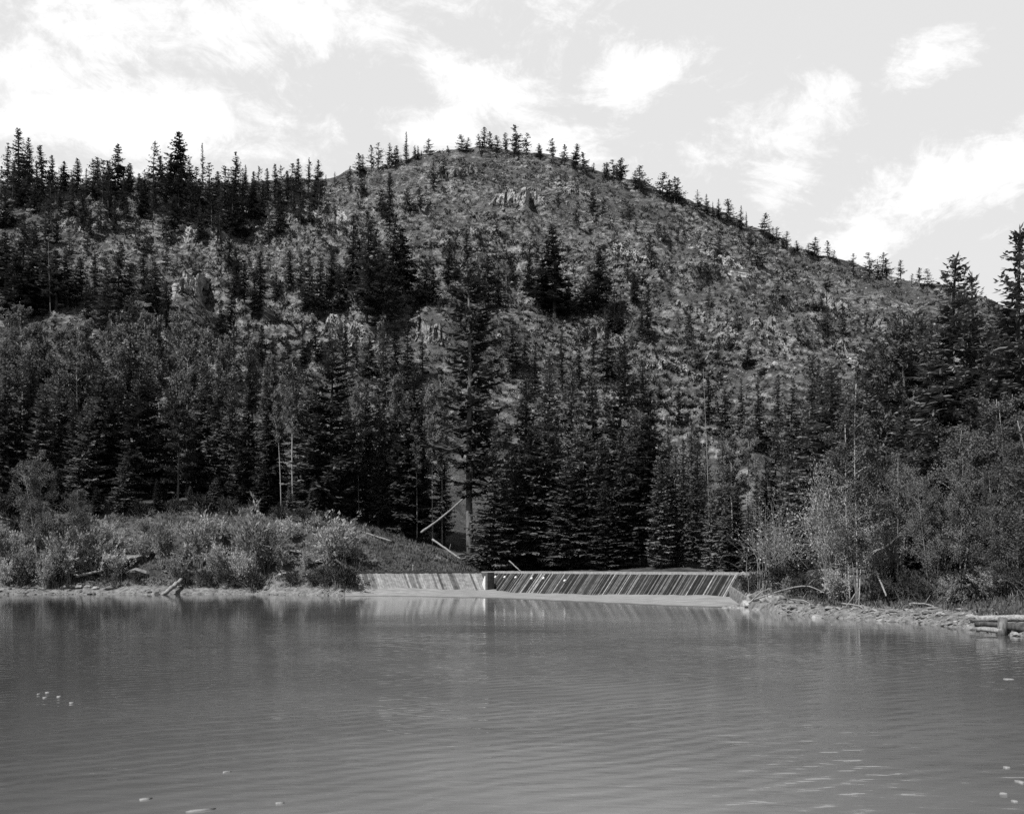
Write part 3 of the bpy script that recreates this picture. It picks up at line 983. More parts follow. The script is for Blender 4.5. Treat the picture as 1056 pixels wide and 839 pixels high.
proto('tall_pine', 0, 30, conifer(470, 30, 5.0, cs=.24, whorls=23, per=8, dens=1.3, droop=.06, power=.42, gap=.2, w_=.5), 'bark_pine', 'fir')
for k in range(4):
    proto('aspen', k, 20, broadleaf(500 + k, 20, [2.3, 2.0, 2.6, 1.8][k], cs=[.5, .45, .4, .55][k], limbs=44, leaves=105, leaf=.27, tr_=.006), 'bark_pale', 'aspen')
for k in range(3):
    proto('cottonwood', k, 12, broadleaf(600 + k, 12, [3.0, 2.6, 2.8][k], cs=[.18, .22, .15][k], limbs=62, leaves=190, leaf=.14, stems=[1, 2, 3][k], tr_=.009), 'bark_grey', 'cottonwood')
for k in range(4):
    proto('willow', k, 4, shrub(700 + k, 4, [1.8, 2.2, 1.6, 2.4][k], 44, 72, .24), 'bark_grey', 'willow', ('stems', 'foliage'))
for k in range(2):
    proto('thin_willow', k, 8, shrub(750 + k, 8, [2.6, 3.0][k], 46, 150, .13, arch=.35, twigs=7), 'bark_grey', 'willow', ('stems', 'foliage'))
proto('forked', 0, 14, broadleaf(650, 14, 2.4, cs=.22, limbs=72, leaves=150, leaf=.14, stems=3, tr_=.0038), 'bark_pale', 'cottonwood')
for k in range(3):
    proto('dark_shrub', k, 3, shrub(790 + k, 3, [1.6, 2.0, 1.4][k], 30, 60, .2), 'bark_grey', 'dark_leaves', ('stems', 'foliage'))
proto('bare_shrub', 0, 5, shrub(780, 5, 2.9, 46, 24, .12, arch=.55, twigs=10, thick=.55), 'dead', 'willow', ('stems', 'foliage'))
for k in range(3):
    PROTO[('snag', k)] = (14, [(None, snag(800 + k, 14, [.16, .13, .2][k]).mesh('dead_tree', M['dead'], True))])

NAME = {'spruce': 'spruce_tree', 'far_spruce': 'spruce_tree', 'fir': 'fir_tree', 'pine': 'pine_tree', 'far_pine': 'pine_tree', 'tall_pine': 'pine_tree', 'aspen': 'aspen_tree',
        'cottonwood': 'cottonwood_tree', 'forked': 'cottonwood_tree', 'willow': 'willow_shrub', 'thin_willow': 'willow_shrub', 'bare_shrub': 'bare_shrub', 'dark_shrub': 'leafy_shrub', 'snag': 'dead_tree'}
CAT = {'spruce': 'tree', 'far_spruce': 'tree', 'fir': 'tree', 'pine': 'tree', 'far_pine': 'tree', 'tall_pine': 'tree', 'aspen': 'tree', 'cottonwood': 'tree', 'forked': 'tree',
       'willow': 'shrub', 'thin_willow': 'shrub', 'bare_shrub': 'shrub', 'dark_shrub': 'shrub', 'snag': 'dead tree'}
NPROTO = {}
for (k_, i_) in PROTO:
    NPROTO[k_] = NPROTO.get(k_, 0) + 1
PLACED = []          # (object, kind, px, height px, region)
prnd = random.Random(42)


def plant(kind, px, top, base=None, Y=None, region=None, w=1.0, label=None, idx=None, rot=None, lean=0.0):
    """one tree: on the slope where (px, base) looks at the ground, or standing at depth Y"""
    if Y is None:
        if 215 < base and label is None:
            base += prnd.uniform(-26, 8) if base - top > 45 else 0
        x, y, z = hit(px, base)
    else:
        x, y = (px - CX) / F * Y, Y
        z = gz(x, y)
    h = zof(top, y) - z
    if h < 0.4:
        return None
    i = prnd.randrange(NPROTO[kind]) if idx is None else idx
    H, parts = PROTO[(kind, i)]
    s = h / H
    sw = s * w * (prnd.uniform(0.8, 1.35) if 'spruce' in kind and label is None else prnd.uniform(0.95, 1.05))
    rt = prnd.uniform(0, 6.283) if rot is None else rot
    if parts[0][0] is None:
        o_ = link(NAME[kind], parts[0][1])
    else:
        o_ = link(NAME[kind], None)
        for nm, me_ in parts:
            link(nm, me_, o_)
    o_.location = (x, y, z - 0.1)
    o_.rotation_euler = (lean + prnd.gauss(0, .018), prnd.gauss(0, .018), rt) if kind != 'snag' else (prnd.uniform(-.06, .06), prnd.uniform(-.06, .06) + lean, rt)
    o_.scale = (sw, sw, s)
    tag(o_, label, CAT[kind])
    PLACED.append([o_, kind, px, h * F / y, region, label])
    return o_


# ------------------------------------------------------------------ the trees
# skyline above the left forest
A = [(8, 148, 203), (20, 133, 214), (30, 143, 216), (44, 150, 207), (54, 160, 207), (66, 166, 203), (80, 163, 207), (90, 174, 203), (101, 162, 206), (112, 166, 206),
     (122, 149, 208), (135, 168, 206), (143, 178, 203), (166, 160, 206), (176, 158, 206), (186, 137, 212), (195, 165, 212),
     (225, 177, 217), (243, 157, 217), (254, 170, 222), (262, 176, 216), (276, 174, 207), (284, 169, 207), (297, 176, 211), (308, 164, 202), (327, 165, 200)]
for (px, tp_, bs) in A:
    reg = 'along the far left skyline' if px < 100 else 'on the skyline above the left forest' if px < 200 else 'on the skyline dip before the summit'
    plant('far_spruce', px, tp_, bs, region=reg, w=1.2)
for (px, tp_, bs) in [(158, 147, 204), (236, 175, 212), (318, 165, 200), (345, 177, 192), (336, 180, 196), (150, 175, 205)]:
    plant('far_pine', px, tp_, bs, region='on the ridge line above the left forest')
plant('far_spruce', 209, 147, 200, label='thin half-bare spruce on the skyline beside the tallest ridge spruce', w=.55, idx=5)
plant('far_spruce', 318, 162, 200, label='thin half-bare spruce on the skyline just left of the summit rise', w=.5, idx=5)
# second rank just below that skyline
for (px, tp_, bs) in [(14, 165, 222), (26, 172, 228), (38, 168, 230), (50, 176, 226), (62, 180, 222), (74, 184, 234), (86, 186, 238), (98, 182, 228)]:
    plant('far_spruce', px, tp_, bs, region='just below the far left skyline', w=1.15)
for (px, tp_, bs) in [(112, 180, 224), (128, 182, 228), (146, 184, 224), (160, 180, 222), (172, 176, 226), (184, 174, 232), (196, 178, 234), (206, 184, 236)]:
    plant('far_spruce', px, tp_, bs, region='just below the tallest ridge spruce', w=1.15)
for (px, tp_, bs) in [(216, 184, 236), (228, 186, 240), (240, 184, 242), (250, 180, 236), (260, 184, 232), (272, 186, 230), (288, 184, 226), (302, 184, 222)]:
    plant('far_spruce', px, tp_, bs, region='just below the skyline dip', w=1.15)
for (lo, hi, reg) in ((0, 115, 'on the ledges under the far left skyline'), (115, 230, 'on the ledges under the tallest ridge spruce'), (230, 345, 'on the ledges under the skyline dip')):
    for k in range(12):
        px = lo + (hi - lo) * (k + prnd.uniform(.1, .9)) / 12
        by = 232 + prnd.uniform(-6, 26) - (14 if px > 280 else 0)
        plant('far_pine' if k % 3 else 'far_spruce', px, by - prnd.uniform(22, 46), by, region=reg, w=prnd.uniform(1.0, 1.6))
# summit
for (px, tp_, bs) in [(383, 150, 178), (390, 147, 176), (401, 147, 173), (410, 150, 171), (428, 150, 164), (374, 160, 180)]:
    plant('far_pine', px, tp_, bs, region='on the skyline left of the summit', w=1.3)
plant('far_spruce', 419, 136, 168, label='pointed dark spruce on the skyline left of the summit', w=.8, idx=0)
plant('far_spruce', 431, 150, 165, label='short pointed spruce on the skyline just before the summit', w=.9, idx=1)
for (px, tp_, bs) in [(482, 142, 156), (505, 136, 157), (513, 140, 158), (521, 137, 158), (532, 129, 159), (543, 138, 160), (570, 143, 168), (582, 149, 171), (594, 152, 174), (556, 148, 164), (462, 150, 158)]:
    plant('far_pine', px, tp_, bs, region='on the summit skyline', w=1.6)
for (px, tp_, bs) in [(612, 168, 180), (623, 168, 184), (640, 165, 190), (636, 170, 188), (655, 176, 194), (690, 185, 208), (696, 183, 210)]:
    plant('far_pine', px, tp_, bs, region='on the ridge just right of the summit', w=1.6)
for (px, tp_, bs) in [(729, 200, 222), (741, 205, 227), (751, 207, 230), (764, 212, 236), (770, 218, 238), (735, 208, 226)]:
    plant('far_spruce', px, tp_, bs, region='in the cluster halfway down the right ridge', w=.8)
for (px, tp_, bs) in [(793, 234, 252), (801, 234, 254), (811, 238, 256), (822, 248, 262), (834, 252, 268), (842, 250, 270), (853, 248, 270), (860, 258, 272)]:
    plant('far_pine', px, tp_, bs, region='on the right ridge above its rock bands', w=1.7)
for (px, tp_, bs) in [(880, 262, 284), (897, 260, 288), (910, 261, 288), (914, 266, 288), (929, 268, 290), (948, 276, 296), (957, 277, 298), (940, 282, 296), (988, 292, 312), (1020, 308, 332), (1032, 315, 338), (905, 270, 290)]:
    plant('far_pine', px, tp_, bs, region='at the low right end of the ridge', w=1.7)
for px in (352, 358, 364, 395, 406, 415, 424, 438, 446, 470, 490, 498, 510, 526, 538, 549, 563, 576, 588, 600):
    px += prnd.uniform(-7, 7); gy = float(np.interp(px, KR, Ry)); hh_ = prnd.choice([6, 8, 11, 15, 22])
    plant('far_pine', px + prnd.uniform(-2, 2), gy - hh_, gy + prnd.uniform(2, 6), region='in the thin fringe along the summit', w=prnd.uniform(1.2, 1.9))
for px in (606, 618, 630, 646, 664, 672, 682, 704, 712, 720, 726, 746, 758, 776, 786, 797, 806, 816, 828, 838):
    px += prnd.uniform(-9, 9); gy = float(np.interp(px, KR, Ry)); hh_ = prnd.choice([5, 7, 9, 12, 18, 22])
    plant('far_pine', px + prnd.uniform(-3, 3), gy - hh_, gy + prnd.uniform(2, 8), region='in the thin fringe down the right ridge', w=prnd.uniform(1.2, 1.9))
for px in (2, 16, 36, 60, 74, 96, 108, 130, 152, 172, 180, 204, 218, 232, 248, 268, 290, 303):
    plant('far_pine', px + prnd.uniform(-3, 3), prnd.uniform(164, 182), 206 + prnd.uniform(0, 10), region='mixed into the spruces of the left skyline', w=prnd.uniform(.9, 1.3))
# dark wood half way up on the left
for (px, tp_, bs) in [(6, 240, 325), (22, 222, 330), (34, 236, 322), (46, 250, 332), (14, 262, 338), (58, 258, 330), (30, 270, 345), (70, 262, 335)]:
    plant('far_spruce', px, tp_, bs, region='in the black wood above the left aspens', w=1.5)
for (px, tp_, bs) in [(84, 266, 335), (97, 262, 332), (110, 268, 336), (122, 260, 328), (134, 272, 336), (150, 262, 332), (160, 270, 338), (172, 290, 340), (90, 285, 345)]:
    plant('far_spruce', px, tp_, bs, region='in the black wood below the left rock slab', w=1.5)
for (px, tp_, bs) in [(236, 238, 298), (244, 256, 315), (252, 268, 318), (268, 262, 322), (262, 280, 325), (238, 298, 350), (228, 310, 352)]:
    plant('far_spruce', px, tp_, bs, region='in the dark knot beside the scree', w=1.25)
for (px, tp_, bs) in [(300, 258, 318), (310, 262, 315), (320, 256, 318), (330, 265, 325), (342, 258, 320), (350, 272, 330), (284, 280, 330), (358, 282, 335)]:
    plant('far_spruce', px, tp_, bs, region='in the open wood left of the slope centre', w=1.1)
for (px, tp_, bs) in [(364, 222, 325), (378, 218, 335), (386, 240, 330), (404, 222, 330), (416, 236, 315), (372, 250, 335), (395, 262, 340), (410, 270, 335)]:
    plant('far_spruce', px, tp_, bs, region='in the tall group at the centre of the slope', w=1.3)
plant('far_spruce', 402, 178, 238, label='lone dark spruce high on the slope below the left summit trees', w=.9, idx=2)
for (px, tp_, bs) in [(462, 245, 302), (440, 268, 322), (447, 276, 325), (432, 282, 322), (481, 232, 272), (470, 268, 318), (500, 262, 320), (514, 275, 330), (528, 270, 328)]:
    plant('far_spruce', px, tp_, bs, region='scattered on the slope above the tall pine', w=1.1)
for (px, tp_, bs, l_) in [(572, 236, 328, 'large black spruce at the middle of the rocky slope'), (618, 256, 320, 'isolated black pointed spruce right of the slope middle')]:
    plant('far_spruce', px, tp_, bs, label=l_, w=1.6, idx=1)
for (px, tp_, bs) in [(546, 256, 316), (558, 268, 326), (586, 285, 328), (604, 290, 330), (640, 300, 352), (632, 310, 350), (655, 282, 340), (668, 296, 362), (662, 320, 370)]:
    plant('far_spruce', px, tp_, bs, region='around the two black slope spruces', w=1.15)
for (px, tp_, bs) in [(705, 228, 246), (744, 224, 250), (732, 302, 332), (690, 268, 290), (760, 322, 346), (716, 340, 368), (838, 302, 326), (800, 300, 322), (870, 318, 345), (512, 218, 244), (528, 224, 246), (575, 195, 215)]:
    plant('far_pine', px, tp_, bs, region='dotted over the open rocky slope', w=1.2)
for (lo, hi, n_, reg) in ((560, 700, 12, 'spread over the slope below the summit cliff'), (700, 860, 14, 'spread over the lower right slope'), (640, 740, 14, 'scattered on the slope right of the isolated black spruce'), (740, 860, 15, 'scattered on the far right slope'), (560, 680, 9, 'scattered under the summit cliff'), (300, 480, 13, 'scattered high on the left shoulder'), (60, 300, 14, 'scattered on the ledges below the left skyline')):
    for k in range(n_):
        px = lo + (hi - lo) * (k + prnd.uniform(.1, .9)) / n_
        sk = float(np.interp(px, KR, Ry))
        by = sk + (prnd.uniform(70, 190) if 'spread' in reg else prnd.uniform(18, 150 if px > 560 else 70)) + (40 if px < 300 else 0)
        plant('far_pine', px, by - prnd.uniform(12, 32), by, region=reg, w=prnd.uniform(1.1, 1.8))
# lower slope
for (px, tp_, bs) in [(186, 320, 372), (200, 330, 380), (212, 322, 376), (240, 340, 392), (256, 330, 384), (270, 335, 392), (282, 345, 398), (296, 340, 392)]:
    plant('far_spruce', px, tp_, bs, region='on the lower slope behind the left aspens', w=1.1)
for (px, tp_, bs) in [(312, 335, 390), (326, 330, 382), (340, 338, 392), (356, 330, 385), (368, 340, 398), (380, 345, 400), (408, 330, 392), (420, 328, 400), (436, 345, 410)]:
    plant('far_spruce', px, tp_, bs, region='on the lower slope behind the broad fir', w=1.1)
for (px, tp_, bs) in [(530, 330, 388), (541, 345, 400), (552, 352, 415), (580, 340, 398), (598, 350, 410), (612, 345, 400), (626, 340, 402), (645, 350, 412)]:
    plant('far_spruce', px, tp_, bs, region='on the lower slope behind the dam middle', w=1.1)
for (px, tp_, bs) in [(664, 375, 430), (680, 390, 440), (700, 400, 455), (731, 385, 450), (748, 400, 460), (766, 390, 455), (784, 395, 465), (802, 385, 450)]:
    plant('far_spruce', px, tp_, bs, region='on the lower slope behind the dam right half', w=1.0)
for (px, tp_, bs) in [(815, 400, 470), (850, 390, 460), (868, 395, 470), (885, 370, 450), (900, 360, 440), (915, 340, 430), (930, 345, 430), (948, 350, 440), (1020, 360, 440), (960, 330, 420), (1038, 350, 440)]:
    plant('far_spruce', px, tp_, bs, region='behind the right bank forest', w=1.2)

# rank behind the dam
for (px, tp_, Y_) in [(397, 325, 138), (424, 378, 132), (411, 400, 134), (436, 400, 138), (458, 440, 134)]:
    plant('spruce', px, tp_, Y=Y_, region='between broad fir and tall pine')
for (px, tp_, Y_) in [(540, 385, 141), (564, 366, 143), (592, 376, 142), (612, 392, 144), (639, 354, 146), (672, 402, 140), (655, 420, 138), (716, 430, 134), (690, 425, 138), (755, 468, 126), (742, 440, 134), (730, 460, 128)]:
    plant('spruce', px, tp_, Y=Y_, region='in the back rank behind the dam', w=.92)
for (px, tp_, Y_) in [(530, 478, 124), (548, 440, 125), (570, 425, 125), (586, 470, 121), (601, 430, 124), (622, 450, 121), (642, 440, 120), (664, 428, 119), (628, 495, 118)]:
    plant('spruce', px, tp_, Y=Y_, region='in front behind the dam middle', w=1.2)
for (px, tp_, Y_) in [(682, 470, 114), (697, 458, 116), (706, 452, 115), (717, 448, 114), (735, 503, 106), (748, 512, 105), (762, 496, 104), (779, 480, 102), (771, 520, 99)]:
    plant('spruce', px, tp_, Y=Y_, region='in front behind the dam right half', w=.85)
plant('spruce', 508, 440, Y=120.5, label='sunlit layered young spruce behind the notch of the dam', w=1.1, idx=3)
plant('tall_pine', 485, 274, Y=125, label='very tall pine towering over the dam beside its notch', w=.95, idx=0)
# left bank forest
plant('fir', 341, 356, Y=129, label='broad dark fir with layered boughs on the bank left of the dam', w=1.0, idx=0)
plant('fir', 141, 384, Y=129.5, label='broad black fir with pale bough tips above the left shrubs', w=1.05, idx=1)
plant('fir', 250, 440, Y=129, label='squat fir with light drooping boughs above the willow row', w=1.0, idx=0)
plant('pine', 183, 412, Y=129, label='small round-topped pine in the left bank wood', w=1.2, idx=2)
for (px, tp_, Y_) in [(8, 370, 137), (17, 340, 146), (30, 360, 139), (48, 352, 145), (44, 395, 134), (62, 385, 138), (74, 405, 134), (72, 345, 147), (90, 350, 145), (92, 410, 133), (106, 372, 138)]:
    plant('spruce', px, tp_, Y=Y_, region='in the dark wood at far left', w=1.1)
for (px, tp_, Y_) in [(118, 398, 137), (132, 304, 146), (158, 372, 140), (170, 400, 134), (200, 345, 143), (212, 385, 138), (228, 375, 136), (240, 395, 134)]:
    plant('spruce', px, tp_, Y=Y_, region='in the dark wood behind the two left firs', w=1.05)
for (px, tp_, Y_) in [(258, 360, 138), (272, 372, 136), (284, 392, 134), (316, 395, 136), (328, 400, 138), (362, 405, 138), (378, 395, 136), (390, 420, 133)]:
    plant('spruce', px, tp_, Y=Y_, region='in the wood around the broad fir', w=1.0)
for (px, tp_, Y_) in [(5, 320, 142), (24, 315, 142), (38, 330, 141), (58, 338, 140), (82, 336, 141), (98, 328, 142)]:
    plant('aspen', px, tp_, Y=Y_, region='in the pale aspen belt at the far left', w=.85)
for (px, tp_, Y_) in [(112, 324, 143), (122, 340, 141), (150, 320, 143), (166, 326, 142), (181, 316, 143), (192, 332, 141)]:
    plant('aspen', px, tp_, Y=Y_, region='in the pale aspen belt behind the black fir', w=.85)
for (px, tp_, Y_) in [(214, 335, 140), (226, 345, 139), (240, 346, 140), (262, 350, 139), (284, 365, 137), (370, 392, 134), (408, 385, 134)]:
    plant('aspen', px, tp_, Y=Y_, region='among the spruces around the broad fir', w=.8)
plant('aspen', 302, 366, Y=129, label='tall aspen with bare pale trunk left of the broad fir', w=1.0, idx=0)
plant('aspen', 290, 400, Y=130, label='leaning pale aspen trunk beside the tall aspen', w=.8, idx=3)
for (px, tp_, Y_, l_) in [(446, 395, 131, 'slender aspen with white trunk left of the tall pine'), (456, 385, 132, 'taller white aspen trunk nearest the tall pine'), (524, 440, 126, 'slender aspen trunk right of the layered young spruce')]:
    plant('aspen', px, tp_, Y=Y_, label=l_, w=.75, idx=1)
for (px, tp_, Y_) in [(430, 430, 130), (545, 460, 127), (600, 470, 126), (650, 440, 128), (720, 480, 118), (756, 440, 122), (770, 430, 124)]:
    plant('aspen', px, tp_, Y=Y_, region='among the spruces behind the dam', w=.9)
# right bank forest
plant('spruce', 975, 266, Y=74, label='tallest pointed spruce of the right bank against the sky', w=1.15, idx=1)
plant('spruce', 1003, 282, Y=76, label='second tall spruce against the sky, right of the tallest', w=.95, idx=0)
plant('spruce', 834, 366, Y=100, label='narrow dark spruce standing clear right of the dam', w=.95, idx=5)
plant('spruce', 1053, 236, Y=60, label='tall conifer cut by the right edge of the picture', w=1.1, idx=0)
plant('pine', 928, 330, Y=80, label='ragged pine behind the leafy trees of the right bank', w=1.15, idx=2)
for (px, tp_, Y_) in [(800, 432, 104), (815, 450, 98), (852, 425, 98), (868, 440, 94), (886, 410, 92), (905, 395, 88), (790, 470, 104)]:
    plant('spruce', px, tp_, Y=Y_, region='between the dam end and the right bank', w=1.05)
for (px, tp_, Y_) in [(918, 375, 86), (945, 345, 84), (958, 330, 82), (990, 350, 74), (1018, 335, 76), (1032, 345, 72), (965, 400, 74), (935, 420, 76), (1046, 380, 66), (1075, 300, 66), (1012, 420, 68)]:
    plant('spruce', px, tp_, Y=Y_, region='in the dark forest of the right bank', w=1.15)
for (px, tp_, Y_) in [(925, 480, 65), (985, 440, 62), (1010, 455, 58), (1040, 405, 57), (905, 510, 67), (970, 520, 60), (1030, 510, 54)]:
    plant('cottonwood', px, tp_, Y=Y_, region='along the right shore', w=1.0)
for (px, tp_, Y_) in [(940, 445, 68), (958, 430, 66), (972, 460, 64), (998, 410, 64), (1022, 440, 61), (1052, 430, 57), (918, 470, 68), (946, 500, 62)]:
    plant('spruce', px, tp_, Y=Y_, region='just behind the right shore trees', w=1.3)
for (px, tp_, Y_) in [(848, 400, 92), (860, 375, 90), (874, 390, 88), (892, 355, 90), (908, 345, 88), (926, 352, 86), (940, 322, 88), (955, 345, 84)]:
    plant('spruce', px, tp_, Y=Y_, region='tall between the forked trunks and the tallest spruce', w=1.25)
plant('forked', 884, 395, Y=60.5, label='tall thin tree with forked pale trunks at the right shore', w=1.0, idx=0)
for (px, tp_, Y_) in [(772, 590, 79), (786, 585, 77), (806, 580, 74), (818, 570, 74), (772, 600, 81), (778, 606, 76)]:
    plant('dark_shrub', px, tp_, Y=Y_, region='in the brush over the dam end', w=1.3)
plant('thin_willow', 862, 470, Y=66, label='fine-leaved pale willow beside the forked pale trunks', w=.75, idx=0)
plant('thin_willow', 905, 500, Y=64.5, label='thin willow just right of the forked pale trunks', w=.8, idx=1)
for (px, tp_, Y_) in [(926, 470, 61.5), (958, 490, 59), (990, 470, 57.5), (1024, 480, 55), (1050, 455, 53), (848, 500, 68)]:
    plant('cottonwood', px, tp_, Y=Y_, region='in the fringe overhanging the right shore', w=.75)
plant('bare_shrub', 797, 512, Y=76, label='bare twiggy shrub at the right end of the dam', w=1.0)
for (px, tp_, Y_) in [(826, 588, 69), (846, 594, 66), (912, 592, 61), (938, 585, 60), (955, 596, 57), (968, 580, 58), (992, 588, 56), (1012, 578, 55), (1030, 592, 53), (1048, 575, 52), (1064, 580, 50)]:
    plant('dark_shrub', px, tp_, Y=Y_, region='low along the right shore', w=1.1)
for (px, tp_, Y_) in [(862, 585, 64), (980, 592, 55.5), (1022, 584, 54), (815, 594, 70)]:
    plant('willow', px, tp_, Y=Y_, region='low along the right shore', w=1.0)
# left shore shrubs
plant('cottonwood', 42, 468, Y=114, label='small leafy tree rising from the left shore shrubs', w=.95, idx=1)
plant('cottonwood', 82, 505, Y=114, label='thin dark sapling beside the small leafy shore tree', w=.9, idx=0)
for (px, tp_, Y_) in [(8, 545, 114), (24, 560, 112), (66, 548, 113), (96, 535, 115), (118, 560, 114), (6, 575, 111), (48, 572, 111.5)]:
    plant('willow', px, tp_, Y=Y_, region='on the left shore around the small leafy tree', w=.9)
for (px, tp_, Y_) in [(148, 548, 117), (168, 534, 116), (206, 528, 117), (230, 556, 114), (182, 568, 114)]:
    plant('willow', px, tp_, Y=Y_, region='in the pale willow row above the sunny rocks', w=.85)
plant('willow', 268, 518, Y=115, label='tall pale willow with a pointed top left of the dam', w=1.0, idx=0)
plant('willow', 342, 530, Y=113, label='rounded pale willow on the shore next to the dam end', w=1.1, idx=1)
for (px, tp_, Y_) in [(252, 566, 113), (290, 560, 114), (316, 566, 114), (364, 556, 115), (372, 562, 118)]:
    plant('willow', px, tp_, Y=Y_, region='between pointed willow and dam end', w=.85)
for (px, tp_, Y_) in [(118, 590, 112), (205, 588, 112.5), (240, 590, 112), (338, 590, 110.5), (70, 592, 111)]:
    plant('cottonwood', px, tp_, Y=Y_, region='dark and low at the left water edge', w=1.2)
for (px, tp_, Y_) in [(108, 540, 119), (150, 530, 122), (224, 532, 121)]:
    plant('willow', px, tp_, Y=Y_, region='high on the left bank', w=1.15)
for (px, tp_, Y_) in [(300, 532, 121), (326, 530, 121), (374, 550, 121)]:
    plant('willow', px, tp_, Y=Y_, region='on the bank above the dam end', w=1.1)
for (px, tp_, Y_) in [(12, 530, 121), (34, 528, 122), (60, 532, 120), (84, 530, 121), (5, 548, 118)]:
    plant('dark_shrub', px, tp_, Y=Y_, region='on the bank at the far left', w=1.2)
for (px, tp_, Y_) in [(349, 576, 106), (358, 584, 105.4), (336, 582, 107.5), (322, 588, 109), (300, 586, 110.5), (262, 588, 111.5), (236, 584, 112.5), (216, 586, 112.5), (192, 588, 113), (140, 588, 113), (112, 578, 114), (60, 580, 112), (20, 586, 111)]:
    plant('dark_shrub', px, tp_, Y=Y_, region='at the left water edge', w=1.25)
for (px, tp_, Y_) in [(450, 575, 122), (466, 580, 120.5), (404, 566, 121), (480, 582, 120)]:
    plant('dark_shrub', px, tp_, Y=Y_, region='on the grassy slope behind the dam', w=1.1)
for (px, tp_, Y_) in [(438, 578, 121), (452, 572, 123), (420, 576, 120), (468, 580, 121), (395, 572, 119)]:
    plant('willow', px, tp_, Y=Y_, region='on the grassy slope behind the dam', w=1.1)
for (px, tp_, Y_) in [(15, 512, 125), (58, 508, 126), (100, 515, 125), (128, 505, 126), (162, 512, 126), (196, 510, 127), (222, 502, 127), (272, 508, 127), (300, 515, 127), (322, 505, 127)]:
    plant('spruce', px, tp_ - prnd.uniform(5, 40), Y=Y_, region='small and young along the left bank top', w=1.5)
for (px, tp_, Y_) in [(2, 505, 124), (30, 512, 125), (75, 510, 125), (112, 512, 126), (146, 515, 125), (178, 512, 126), (210, 508, 126), (235, 512, 126), (262, 515, 126), (288, 520, 125), (312, 522, 125), (336, 525, 124), (352, 530, 124), (384, 545, 124)]:
    plant('dark_shrub', px, tp_, Y=Y_, region='in front of the left wood', w=1.4)
for (px, tp_, Y_) in [(1085, 420, 50), (1115, 440, 47), (1150, 430, 44), (1190, 450, 42), (1105, 350, 62), (1160, 370, 58), (-30, 470, 113), (-70, 480, 113), (1230, 440, 46)]:
    plant('cottonwood', px, tp_, Y=Y_, region='on the banks past the edges of the view', w=1.2)
for (px, tp_, Y_) in [(1075, 585, 46), (1100, 590, 43), (1130, 585, 41), (1165, 580, 39), (1200, 590, 37), (-25, 560, 112), (-55, 555, 111)]:
    plant('dark_shrub', px, tp_, Y=Y_, region='on the banks past the edges of the view', w=1.3)
for (px, tp_, Y_) in [(-20, 370, 136), (-45, 360, 138), (-75, 380, 136), (-100, 365, 138)]:
    plant('pine', px, tp_, Y=Y_, region='on the bank past the left edge of the view', w=1.2)
# dead trees among the living
for (px, tp_, Y_, l_) in [(52, 250, None, 'pale bare trunk in the black wood at the far left')]:
    plant('snag', px, tp_, base=325 if Y_ is None else None, Y=Y_, label=l_, w=.5)
for (px, tp_, Y_, l_) in [(733, 380, 124, 'thin grey dead trunk above the right half of the dam')]:
    plant('snag', px, tp_, Y=Y_, label=l_, w=.28)

# labels of the trees that have none yet: told apart by size and order inside their own named group
ORD = ('first second third fourth fifth sixth seventh eighth ninth tenth eleventh twelfth thirteenth fourteenth fifteenth sixteenth seventeenth eighteenth nineteenth twentieth').split()
WORD = {'spruce': 'dark spruce', 'far_spruce': 'dark spruce', 'far_pine': 'small pine', 'pine': 'pine', 'aspen': 'pale aspen', 'cottonwood': 'leafy tree', 'willow': 'pale shrub', 'dark_shrub': 'dark shrub', 'fir': 'fir', 'snag': 'dead tree'}
regions = {}
for rec in PLACED:
    if rec[5] is None:
        regions.setdefault((WORD[rec[1]], rec[4]), []).append(rec)
for (word, reg), recs in regions.items():
    recs.sort(key=lambda r_: r_[2])
    tall = max(recs, key=lambda r_: r_[3])
    for k, rec in enumerate(recs):
        if rec is tall:
            rec[0]['label'] = f'tallest {word} {reg}'
        else:
            rec[0]['label'] = f'{ORD[k]} {word} from the left {reg}'
        rec[0]['group'] = f'{word.split()[-1]}s {reg}'.replace('spruces in', 'spruces in')

# ------------------------------------------------------------------ rocks and low brush of the slope (uncountable)
def rock_shape(R, flat=0.7):
    ph = (1 + 5 ** .5) / 2
    v = np.array([(-1, ph, 0), (1, ph, 0), (-1, -ph, 0), (1, -ph, 0), (0, -1, ph), (0, 1, ph), (0, -1, -ph), (0, 1, -ph), (ph, 0, -1), (ph, 0, 1), (-ph, 0, -1), (-ph, 0, 1)]) / 1.9
    return v * R.uniform(0.65, 1.25, (12, 1)) * np.array([R.uniform(.8, 1.4), R.uniform(.7, 1.2), flat * R.uniform(.6, 1.2)])


ICO = np.array([(0, 11, 5), (0, 5, 1), (0, 1, 7), (0, 7, 10), (0, 10, 11), (1, 5, 9), (5, 11, 4), (11, 10, 2), (10, 7, 6), (7, 1, 8), (3, 9, 4), (3, 4, 2), (3, 2, 6), (3, 6, 8), (3, 8, 9), (4, 9, 5), (2, 4, 11), (6, 2, 10), (8, 6, 7), (9, 8, 1)])
R = np.random.default_rng(77)


def slope_points(n):
    pts = []
    while len(pts) < n:
        px = R.uniform(-20, 1076); py = R.uniform(150, 470)
        sky_y = np.interp(px, KR, Ry)
        if py < sky_y + 1:
            continue
        pts.append((px, py))
    return pts


